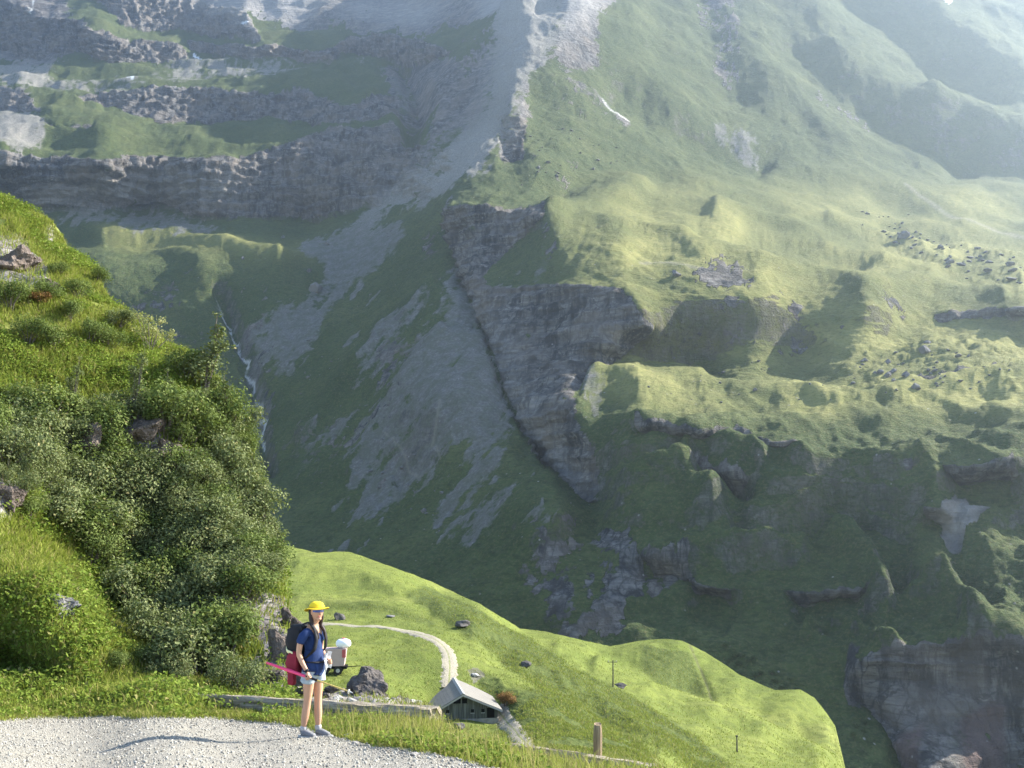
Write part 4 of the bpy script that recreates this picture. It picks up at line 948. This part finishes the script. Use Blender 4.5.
bm = bmesh.new(); box(bm, -1.02, .57, .50, .56, zr-1.12, zr-1.05); bm_obj('hatch_sill', bm, MBoard, hw)
for q_ in (-1.7, .9, 2.0):
    bm = bmesh.new(); box(bm, q_, q_+.32, .52, .556, .9, 1.25); wi = bm_obj('window', bm, MDark, barn)
    bm = bmesh.new(); box(bm, q_-.05, q_+.37, .50, .556, .82, .897); bm_obj('window_sill', bm, MRid, wi)
for q_ in (il+.12, -.1, 1.6, ir-.2):
    bm = bmesh.new(); box(bm, q_-.07, q_+.07, .47, .548, .3, roofz(q_)-.14); bm_obj('wall_post', bm, MBoard, barn)

# ================================================================== WATER TRAILER ON THE MEADOW
tp = hit(bvK, 337, 674); tr_ = empty('water_trailer', (tp.x, tp.y, tp.z), .06); tr_.scale = (.86,)*3; tag(tr_, 'pinkish grey box trailer carrying a round white water tank', 'trailer')
MPink = plain('faded_pink_sheet', (.42, .31, .29), .6, .3, .1, 1.5); MWht = plain('white_plastic_tank', (.8, .8, .82), .45, .4, .04); MRed = plain('red_paint', (.42, .08, .09), .5, .4, .1); MTyre = plain('rubber_tyre', (.02, .02, .02), .85)
bm = bmesh.new(); prism(bm, [(-2.3, 1.1), (-2.3, 3.25), (1.2, 3.3), (.95, 1.15)], -1, 1); bm_obj('box_body', bm, MPink, tr_)
bm = bmesh.new(); box(bm, -2.3, 1.3, -.9, .9, .75, 1.08); bm_obj('chassis', bm, MDark, tr_)
bm = bmesh.new(); bmesh.ops.create_uvsphere(bm, u_segments=24, v_segments=14, radius=1)
for v_ in bm.verts: v_.co = Vector((v_.co.x*.98+.75, v_.co.y*.85, 3.85+math.copysign(abs(v_.co.z)**.8, v_.co.z)*.62))
tk = bm_obj('tank', bm, MWht, tr_, True)
bm = bmesh.new(); tube(bm, (.75, 0, 4.4), (.75, 0, 4.56), .22, .22, 12); bm_obj('tank_lid', bm, MRed, tk)
bm = bmesh.new(); box(bm, .70, 1.18, -1.05, -1.003, 2.2, 3.2); bm_obj('end_panel', bm, MRed, tr_)
for sx in (-1.5, .2):
    for sy in (-1.02, .82):
        bm = bmesh.new(); tube(bm, (sx, sy, .55), (sx, sy+.2, .55), .55, .55, 20); wh = bm_obj('wheel', bm, MTyre, tr_)
        bm = bmesh.new(); tube(bm, (sx, sy-.02, .55), (sx, sy+.0, .55), .22, .26, 14); bm_obj('rim', bm, MR3, wh)
bm = bmesh.new(); tube(bm, (1.3, 0, .9), (3.0, 0, 1.0), .06, .05, 8); bm_obj('drawbar', bm, MDark, tr_)
# ================================================================== THE HIKER
def skin(name, verts, edges, radii, mat, parent=None, sub=2, root=0):
    me = bpy.data.meshes.new(name+'_rig'); me.from_pydata([tuple(v) for v in verts], edges, [])
    o = bpy.data.objects.new(name+'_rig', me); COL.objects.link(o); o.modifiers.new('s', 'SKIN').use_smooth_shade = True
    sk = me.skin_vertices[0].data
    for i, r_ in enumerate(radii): sk[i].radius = r_ if isinstance(r_, tuple) else (r_, r_); sk[i].use_root = (i == root)
    m_ = o.modifiers.new('u', 'SUBSURF'); m_.levels = sub; m_.render_levels = sub
    dg = bpy.context.evaluated_depsgraph_get(); nm = bpy.data.meshes.new_from_object(o.evaluated_get(dg)); nm.name = name
    bpy.data.objects.remove(o); bpy.data.meshes.remove(me); nm.materials.clear()
    return link_mesh(name, nm, mat, parent, True)
def wrinkle(nm, a, wl):
    me = bpy.data.objects[nm].data; V_ = np.zeros(len(me.vertices)*3); me.vertices.foreach_get('co', V_); V_ = V_.reshape(-1, 3); N_ = np.zeros(len(V_)*3); me.vertices.foreach_get('normal', N_)
    V_ += N_.reshape(-1, 3)*(a*fbm(V_*np.array([1, 1, 1.8]), wl, 3, 77, ridged=True))[:, None]; me.vertices.foreach_set('co', V_.ravel()); me.update()
MSkin = plain('tan_skin', (.52, .29, .18), .55, .35, .06, 6); MShirt = plain('navy_shirt_cloth', (.018, .038, .115), .8, .2, .25, 9)  # skin is one even tan base colour
MShort = plain('pale_denim', (.36, .42, .46), .85, .15, .15, 14); MHat = plain('yellow_hat_cloth', (.78, .56, .03), .8, .2, .06, 12); MHair = plain('dark_brown_hair', (.035, .02, .014), .6, .35, .3, 40)
MLens = plain('blue_mirror_lens', (.02, .06, .28), .12, .9, .05); MShoe = plain('grey_trainer_mesh', (.20, .20, .205), .8, .2, .2, 20); MSole = plain('pale_sole', (.45, .44, .42), .7); MSock = plain('grey_sock', (.45, .43, .42), .9)
MPackB = plain('black_pack_fabric', (.015, .015, .018), .75, .3, .2); MPackR = plain('crimson_pack_fabric', (.22, .018, .035), .75, .25, .15); MStrapY = plain('pale_yellow_band', (.75, .72, .38), .6); MPaper = plain('white_paper', (.82, .81, .80), .7, .2, .03)
MPinkP = plain('pink_pole_paint', (.80, .05, .16), .4, .5, .05); MOch = plain('ochre_pole_paint', (.50, .36, .10), .5, .4, .1); MLip = plain('lip', (.42, .13, .12), .5)
gnd = hit(bvN, 312, 737); HEAD = -math.radians(24)
me_p = empty('person', (gnd.x, gnd.y, gnd.z+.0), HEAD); tag(me_p, 'hiker in a yellow hat, navy shirt and pale shorts standing on the gravel edge', 'person')
KS = 13.3/13.3
HT = Vector((.035, .0, 1.54)); TW = math.radians(-26)      # head centre, head turned towards the camera
def hd(x, y, z): c, s_ = math.cos(TW), math.sin(TW); return (HT.x+x*c-y*s_, HT.y+x*s_+y*c, HT.z+z)
V = [(0,0,.90),(0,0,1.02),(-.01,0,1.16),(-.015,0,1.29),(-.02,0,1.38),(-.005,0,1.44),hd(-.01,0,-.03),hd(.0,0,.05),hd(-.005,0,.10),
     (-.015,-.10,1.345),(-.02,-.165,1.325),(-.07,-.205,1.20),(-.085,-.215,1.07),(-.02,-.215,.95),(.045,-.20,.85),
     (-.015,.10,1.345),(-.02,.165,1.325),(-.05,.215,1.20),(-.04,.225,1.07),(.06,.18,.98),(.14,.10,.95),
     (-.01,-.085,.84),(-.015,-.078,.66),(-.03,-.072,.47),(-.06,-.072,.28),(-.085,-.072,.09),(-.04,-.077,.045),
     (.01,.085,.84),(.02,.08,.66),(.03,.075,.47),(.035,.075,.28),(.04,.075,.09),(.085,.075,.045)]
E = [(0,1),(1,2),(2,3),(3,4),(4,5),(5,6),(6,7),(7,8),(3,9),(9,10),(10,11),(11,12),(12,13),(13,14),(3,15),(15,16),(16,17),(17,18),(18,19),(19,20),(0,21),(21,22),(22,23),(23,24),(24,25),(25,26),(0,27),(27,28),(28,29),(29,30),(30,31),(31,32)]
R = [.105,.092,.090,.095,.075,.048,.075,.098,.080,.07,.055,.043,.037,.032,.024,.07,.055,.043,.037,.032,.024,.088,.074,.050,.055,.031,.035,.088,.074,.050,.055,.031,.035]
body = skin('body', V, E, R, MSkin, me_p)
def ell(name, c, r_, mat, parent, seg=20, fn=None):
    bm = bmesh.new(); bmesh.ops.create_uvsphere(bm, u_segments=seg, v_segments=seg*2//3, radius=1)
    for v_ in bm.verts:
        p = Vector((v_.co.x*r_[0], v_.co.y*r_[1], v_.co.z*r_[2]))
        if fn: p = fn(p)
        v_.co = Vector(hd(*(Vector(c)+p))) if c is not None else p
    return bm_obj(name, bm, mat, parent, True)
# face: nose, mouth, ears, eyes behind the lenses
ell('nose', (.088, 0, .025), (.022, .014, .024), MSkin, me_p, 10); ell('mouth', (.078, 0, -.018), (.010, .024, .007), MLip, me_p, 10); ell('chin', (.055, 0, -.045), (.03, .035, .024), MSkin, me_p, 12)
for s_ in (-1, 1): ell('ear', (.0, s_*.078, .03), (.018, .010, .03), MSkin, me_p, 10); ell('eye', (.072, s_*.032, .052), (.012, .015, .010), MPaper, me_p, 10)
bm = bmesh.new(); n_ = 15; rw = []
for i in range(n_):
    a = -1.15+2.3*i/(n_-1); hh = .019*(1-.25*abs(a)); rr = .098
    rw.append([bm.verts.new(hd(rr*math.cos(a), rr*math.sin(a)*.93, .055+dz)) for dz in (hh, -hh*.9)]+[bm.verts.new(hd((rr-.008)*math.cos(a), (rr-.008)*math.sin(a)*.93, .055+dz)) for dz in (-hh*.9, hh)])
for a_, b_ in zip(rw[:-1], rw[1:]):
    for j in range(4): bm.faces.new((a_[j], a_[(j+1) % 4], b_[(j+1) % 4], b_[j]))
bm.faces.new(rw[0]); bm.faces.new(rw[-1][::-1]); bm_obj('sunglasses', bm, MLens, me_p)
# hair: cap, and two long hanks over the shoulders
hair = ell('hair', (-.040, 0, .045), (.085, .092, .10), MHair, me_p, 20)
def hank(pts, rr):
    b_ = skin('hank', pts, [(i, i+1) for i in range(len(pts)-1)], rr, MHair, hair, 1); return b_
hank([hd(-.02,-.078,.05), hd(-.01,-.085,-.03), (.03,-.085,1.41), (.095,-.075,1.33), (.118,-.06,1.24)], [.022,.028,.026,.024,.010])
hank([hd(-.02,.078,.05), hd(-.01,.085,-.03), (.04,.08,1.41), (.10,.085,1.33), (.122,.085,1.22)], [.022,.028,.026,.024,.010])
# hat
bm = bmesh.new(); prof = [(.0,.150),(.045,.148),(.078,.132),(.094,.105),(.100,.075),(.108,.068),(.128,.060),(.148,.052),(.160,.044),(.158,.038),(.140,.048),(.110,.058),(.092,.062)]; m_ = 36; rg_ = []
for k_, (r_, z_) in enumerate(prof):
    rg_.append([bm.verts.new(hd((r_*1.05)*math.cos(2*math.pi*j/m_)-.005, r_*math.sin(2*math.pi*j/m_)*.98, z_+.02+(r_-.1 > 0)*(.035*math.cos(2*math.pi*j/m_)+.012*math.sin(6*math.pi*j/m_)+.02*abs(math.sin(2*math.pi*j/m_)))*(r_-.1)/.08+.10*0)) for j in range(m_)])
for a_, b_ in zip(rg_[:-1], rg_[1:]):
    for j in range(m_): bm.faces.new((a_[j], a_[(j+1) % m_], b_[(j+1) % m_], b_[j]))
bmesh.ops.remove_doubles(bm, verts=bm.verts[:], dist=1e-5); hat = bm_obj('hat', bm, MHat, me_p, True); hat.scale = (1, 1, 1)
bm = bmesh.new(); pr2 = [(.1035,.066),(.106,.078),(.103,.090),(.100,.078)]; rg_ = []
for r_, z_ in pr2: rg_.append([bm.verts.new(hd((r_*1.05)*math.cos(2*math.pi*j/m_)-.005, r_*math.sin(2*math.pi*j/m_)*.98, z_+.02)) for j in range(m_)])
for a_, b_ in zip(rg_, rg_[1:]+rg_[:1]):
    for j in range(m_): bm.faces.new((a_[j], a_[(j+1) % m_], b_[(j+1) % m_], b_[j]))
bm_obj('hat_band', bm, plain('hat_band_cloth', (.62, .40, .02), .8), hat, True)
# shirt with short sleeves
skin('shirt', [(0,0,.80),(0,0,.88),(0,0,1.02),(-.01,0,1.16),(-.015,0,1.29),(-.02,0,1.375),(-.015,-.10,1.345),(-.02,-.168,1.325),(-.062,-.203,1.22),(-.068,-.206,1.19),(-.015,.10,1.345),(-.02,.168,1.325),(-.045,.213,1.22),(-.048,.215,1.19),(0,-.062,.835),(0,.062,.835)],
     [(1,14),(1,15),(0,1),(1,2),(2,3),(3,4),(4,5),(4,6),(6,7),(7,8),(8,9),(4,10),(10,11),(11,12),(12,13)], [.138,.140,.120,.110,.112,.072,.078,.064,.056,.058,.078,.064,.056,.058,.118,.118], MShirt, me_p, 2, 3)
bm = bmesh.new(); bm.from_mesh(bpy.data.objects['shirt'].data); rg_ = []
for z_, rx, ry in ((1.10,.098,.128),(1.06,.108,.138),(1.0,.113,.148),(.94,.118,.160),(.89,.124,.168),(.845,.128,.172),(.842,.122,.166),(.90,.112,.155)):
    rg_.append([bm.verts.new((rx*math.cos(a*math.pi/14)*(1+.03*math.sin(a*1.7)), ry*math.sin(a*math.pi/14), z_+.006*math.sin(a*.9)*(z_ < .9))) for a in range(28)])
for a_, b_ in zip(rg_[:-1], rg_[1:]):
    for j in range(28): bm.faces.new((a_[j], a_[(j+1) % 28], b_[(j+1) % 28], b_[j]))
bmesh.ops.recalc_face_normals(bm, faces=bm.faces[:]); bm.to_mesh(bpy.data.objects['shirt'].data); bm.free()
me_ = bpy.data.objects['shirt'].data; me_.polygons.foreach_set('use_smooth', np.ones(len(me_.polygons), bool))
wrinkle('shirt', .010, .11)
skin('shorts', [(0,0,.94),(0,0,.87),(-.012,-.088,.80),(-.027,-.092,.70),(-.029,-.092,.685),(.012,.088,.80),(.027,.09,.70),(.029,.09,.685)], [(0,1),(1,2),(2,3),(3,4),(1,5),(5,6),(6,7)], [.108,.112,.098,.094,.094,.098,.094,.094], MShort, me_p, 2, 1)
wrinkle('shorts', .008, .07)
for (ax, ay, lx) in ((-.085,-.072,-.09), (.04,.075,.12)):
    skin('sock', [(ax+.006*(ax < 0), ay, .16), (ax, ay, .11), (ax, ay, .075)], [(0,1),(1,2)], [.046,.045,.045], MSock, me_p, 2)
    sh = skin('shoe', [(ax-.035, ay, .055), (ax+.01, ay, .062), (ax+.08, ay, .050), (ax+.15, ay-.004, .038), (ax+.185, ay-.006, .034)], [(i, i+1) for i in range(4)], [(.044,.046),(.050,.052),(.046,.044),(.045,.034),(.032,.026)], MShoe, me_p, 2)
    bm = bmesh.new(); o_ = []
    for j in range(20):
        t = 2*math.pi*j/20; o_.append((ax+.075+.155*math.cos(t), ay+.050*math.sin(t)*(1+.12*math.cos(t)), 0))
    a_ = [bm.verts.new((x, y, -.004)) for x, y, z in o_]; b_ = [bm.verts.new((x*1.0, y, .028)) for x, y, z in o_]; bm.faces.new(a_[::-1]); bm.faces.new(b_)
    for j in range(20): bm.faces.new((a_[j], a_[(j+1) % 20], b_[(j+1) % 20], b_[j]))
    bm_obj('sole', bm, MSole, sh)
# hands: palm, four unequal curled fingers and a thumb, closed round what they hold
def hand(wr, fw, dn, side, closed=True):
    wr, fw, dn = Vector(wr), Vector(fw).normalized(), Vector(dn).normalized(); sd_ = fw.cross(dn).normalized()*side
    vs, es, rr = [wr, wr+fw*.03, wr+fw*.07], [(0, 1), (1, 2)], [.021, (.030, .018), (.034, .017)]
    for k, (off, ln) in enumerate(((-.026, .070), (-.009, .080), (.009, .074), (.026, .058))):
        b0 = wr+fw*.075+dn*off; i0 = len(vs); d1 = fw*.75+sd_*.5; d2 = sd_*.9-fw*.35
        vs += [b0, b0+d1*ln*.42, b0+d1*ln*.42+d2*ln*.38, b0+d1*ln*.42+d2*ln*.38-fw*ln*.30]; es += [(2, i0), (i0, i0+1), (i0+1, i0+2), (i0+2, i0+3)]; rr += [.0095, .009, .0085, .0075]
    i0 = len(vs); tb_ = wr+fw*.025-dn*.024; vs += [tb_, tb_-dn*.016+fw*.028+sd_*.018, tb_-dn*.006+fw*.05+sd_*.04]; es += [(1, i0), (i0, i0+1), (i0+1, i0+2)]; rr += [.012, .0105, .009]
    return skin('hand', vs, es, rr, MSkin, me_p, 2, 1)
hand((.045,-.20,.85), (.45,-.02,-.9), (.9,0,.45), 1); hand((.14,.10,.95), (.95,-.25,.05), (.1,.2,-1), -1)
bm = bmesh.new(); tube(bm, (.03,-.205,.872), (.046,-.20,.852), .031, .030, 14); bm_obj('wristwatch', bm, MPackB, me_p)
# white paper held at the belly
bm = bmesh.new(); nx, nz = 6, 7; g_ = [[bm.verts.new((.185+.015*math.sin(i*1.3)+.012*math.sin(j), -.03+.135*i/nx+.01*j/nz, .86+.21*j/nz-.012*math.sin(i*1.1))) for i in range(nx+1)] for j in range(nz+1)]
for j in range(nz):
    for i in range(nx): bm.faces.new((g_[j][i], g_[j][i+1], g_[j+1][i+1], g_[j+1][i]))
bmesh.ops.solidify(bm, geom=bm.faces[:], thickness=.012); pm = bm_obj('paper', bm, MPaper); pm.location = me_p.location; pm.rotation_euler = me_p.rotation_euler
tag(pm, 'folded white paper held at the belly of the hiker', 'paper')
# backpack
bp = empty('backpack', me_p.location, HEAD); tag(bp, 'black and crimson backpack with pale yellow band worn by the hiker', 'backpack')
def blob(name, c, s_, mat, parent, seed=1, sq=.55):
    bm = bmesh.new(); bmesh.ops.create_cube(bm, size=2); bmesh.ops.subdivide_edges(bm, edges=bm.edges[:], cuts=7, use_grid_fill=True)
    for v_ in bm.verts:
        p = v_.co.copy(); q_ = p.normalized()*1.15; p = p.lerp(q_, sq); k = 1+.05*math.sin(7*p.z+seed)+.04*math.sin(9*p.y+3*p.x)
        v_.co = Vector((c[0]+p.x*s_[0]*k, c[1]+p.y*s_[1]*k, c[2]+p.z*s_[2]))
    return bm_obj(name, bm, mat, parent, True)
blob('main_bag', (-.235, .0, 1.19), (.115, .145, .20), MPackB, bp, 1); blob('lower_bag', (-.245, .0, .93), (.10, .14, .16), MPackR, bp, 2)
blob('side_pocket', (-.20, -.155, .96), (.07, .035, .12), MPackR, bp, 3); blob('top_lid', (-.20, 0, 1.365), (.10, .12, .05), MPackB, bp, 4)
blob('hanging_cloth', (-.25, -.11, .76), (.045, .04, .11), MPackR, bp, 5, .3)
skin('reflective_band', [(-.36,.05,1.15),(-.37,-.07,1.12),(-.31,-.15,1.08),(-.19,-.185,1.06)], [(0,1),(1,2),(2,3)], [(.012,.028)]*4, MStrapY, bp, 1)
for s_ in (-1, 1):
    skin('shoulder_strap', [(-.13,s_*.07,1.42),(-.02,s_*.095,1.455),(.075,s_*.10,1.38),(.115,s_*.105,1.25),(.10,s_*.125,1.12),(.0,s_*.15,1.02),(-.14,s_*.13,.98)], [(i, i+1) for i in range(6)], [(.028,.012)]*3+[(.034,.016)]*2+[(.02,.01)]*2, MPackB, bp, 1)
skin('hip_belt', [(-.15,-.13,.98),(-.03,-.172,.965),(.10,-.11,.955),(.142,0,.95),(.10,.11,.955),(-.03,.172,.965),(-.15,.13,.98)], [(i, i+1) for i in range(6)], [(.022,.012)]*7, MPackB, bp, 1)
# trekking pole carried level in the right hand
tp_ = empty('trekking_pole', (0, 0, 0)); tag(tp_, 'pink and ochre trekking pole carried level in the hand of the hiker', 'trekking pole')
hp3 = me_p.matrix_basis @ Vector((.095, -.20, .775)); dh = hp3.y
a0, a1 = P(267, 660, dh+.15), P(353, 690, dh-.18); ctr = hp3
dv = (a1-a0).normalized(); Lb = (ctr-a0).length; Lf = (a1-ctr).length; s0 = ctr-dv*Lb; s1 = ctr+dv*Lf
bm = bmesh.new(); tube(bm, s0, s0+dv*Lb*.55, .014, .022, 10); tube(bm, s0+dv*Lb*.55, ctr-dv*.07, .022, .018, 10); bm_obj('upper_shaft', bm, MPinkP, tp_)
bm = bmesh.new(); tube(bm, ctr-dv*.07, ctr+dv*.10, .017, .015, 10); bm_obj('grip', bm, MPackB, tp_)
bm = bmesh.new(); tube(bm, ctr+dv*.10, s1-dv*.05, .010, .009, 10); bm_obj('lower_shaft', bm, MOch, tp_)
bm = bmesh.new(); tube(bm, s1-dv*.05, s1, .011, .004, 8); tube(bm, s1-dv*.065, s1-dv*.055, .028, .028, 12); bm_obj('tip_basket', bm, MSole, tp_)
bm = bmesh.new(); tube(bm, s0-dv*.03, s0, .012, .018, 8); bm_obj('end_cap', bm, MOch, tp_)
SAZ, SEL, SUN_E, SKY_E, HAZE, ANISO, EXPO = 66, 33, 5.0, .12, .000085, .72, 1.8
# ================================================================== LIGHT, AIR
SUN_AZ, SUN_EL = math.radians(SAZ), math.radians(SEL)      # azimuth clockwise from view direction +Y
sd = bpy.data.lights.new('sun', 'SUN'); sd.energy = SUN_E; sd.angle = math.radians(.53); sd.color = (1, .94, .84)
so = bpy.data.objects.new('sun', sd); COL.objects.link(so)
sv = Vector((math.sin(SUN_AZ)*math.cos(SUN_EL), math.cos(SUN_AZ)*math.cos(SUN_EL), math.sin(SUN_EL)))
so.rotation_euler = (-sv).to_track_quat('-Z', 'Y').to_euler(); so.location = sv*50
w_ = bpy.data.worlds.new('World'); scene.world = w_; w_.use_nodes = True
nt = w_.node_tree; bg = nt.nodes['Background']; sky = nt.nodes.new('ShaderNodeTexSky'); sky.sky_type = 'NISHITA'
sky.sun_disc = False; sky.sun_elevation = SUN_EL; sky.sun_rotation = SUN_AZ; sky.altitude = 1500
nt.links.new(sky.outputs[0], bg.inputs[0]); bg.inputs[1].default_value = SKY_E
# haze box
zt = float(W3[..., 2].max())+30
hb = bmesh.new(); bmesh.ops.create_cube(hb, size=1)
x0, x1, y0, y1, z0, z1 = -4200, 4600, -60, 4300, float(W3[..., 2].min())-60, zt
for vtx in hb.verts: vtx.co = Vector(((x0+x1)/2+vtx.co.x*(x1-x0), (y0+y1)/2+vtx.co.y*(y1-y0), (z0+z1)/2+vtx.co.z*(z1-z0)))
hm = bpy.data.meshes.new('haze'); hb.to_mesh(hm); hb.free()
mm = bpy.data.materials.new('haze_air'); mm.use_nodes = True; t = mm.node_tree; t.nodes.clear()
o_ = t.nodes.new('ShaderNodeOutputMaterial'); pv = t.nodes.new('ShaderNodeVolumePrincipled')
pv.inputs['Color'].default_value = (.68, .84, 1, 1); pv.inputs['Density'].default_value = HAZE; pv.inputs['Anisotropy'].default_value = ANISO
t.links.new(pv.outputs[0], o_.inputs['Volume'])
tag(link_mesh('haze', hm, mm), kind='stuff')
vs_ = scene.view_settings; vs_.view_transform = 'Standard'; vs_.look = 'None'; vs_.gamma = 1; vs_.exposure = EXPO
cy = scene.cycles; cy.max_bounces = 5; cy.diffuse_bounces = 3; cy.volume_bounces = 0; cy.transparent_max_bounces = 4
cy.use_denoising = True
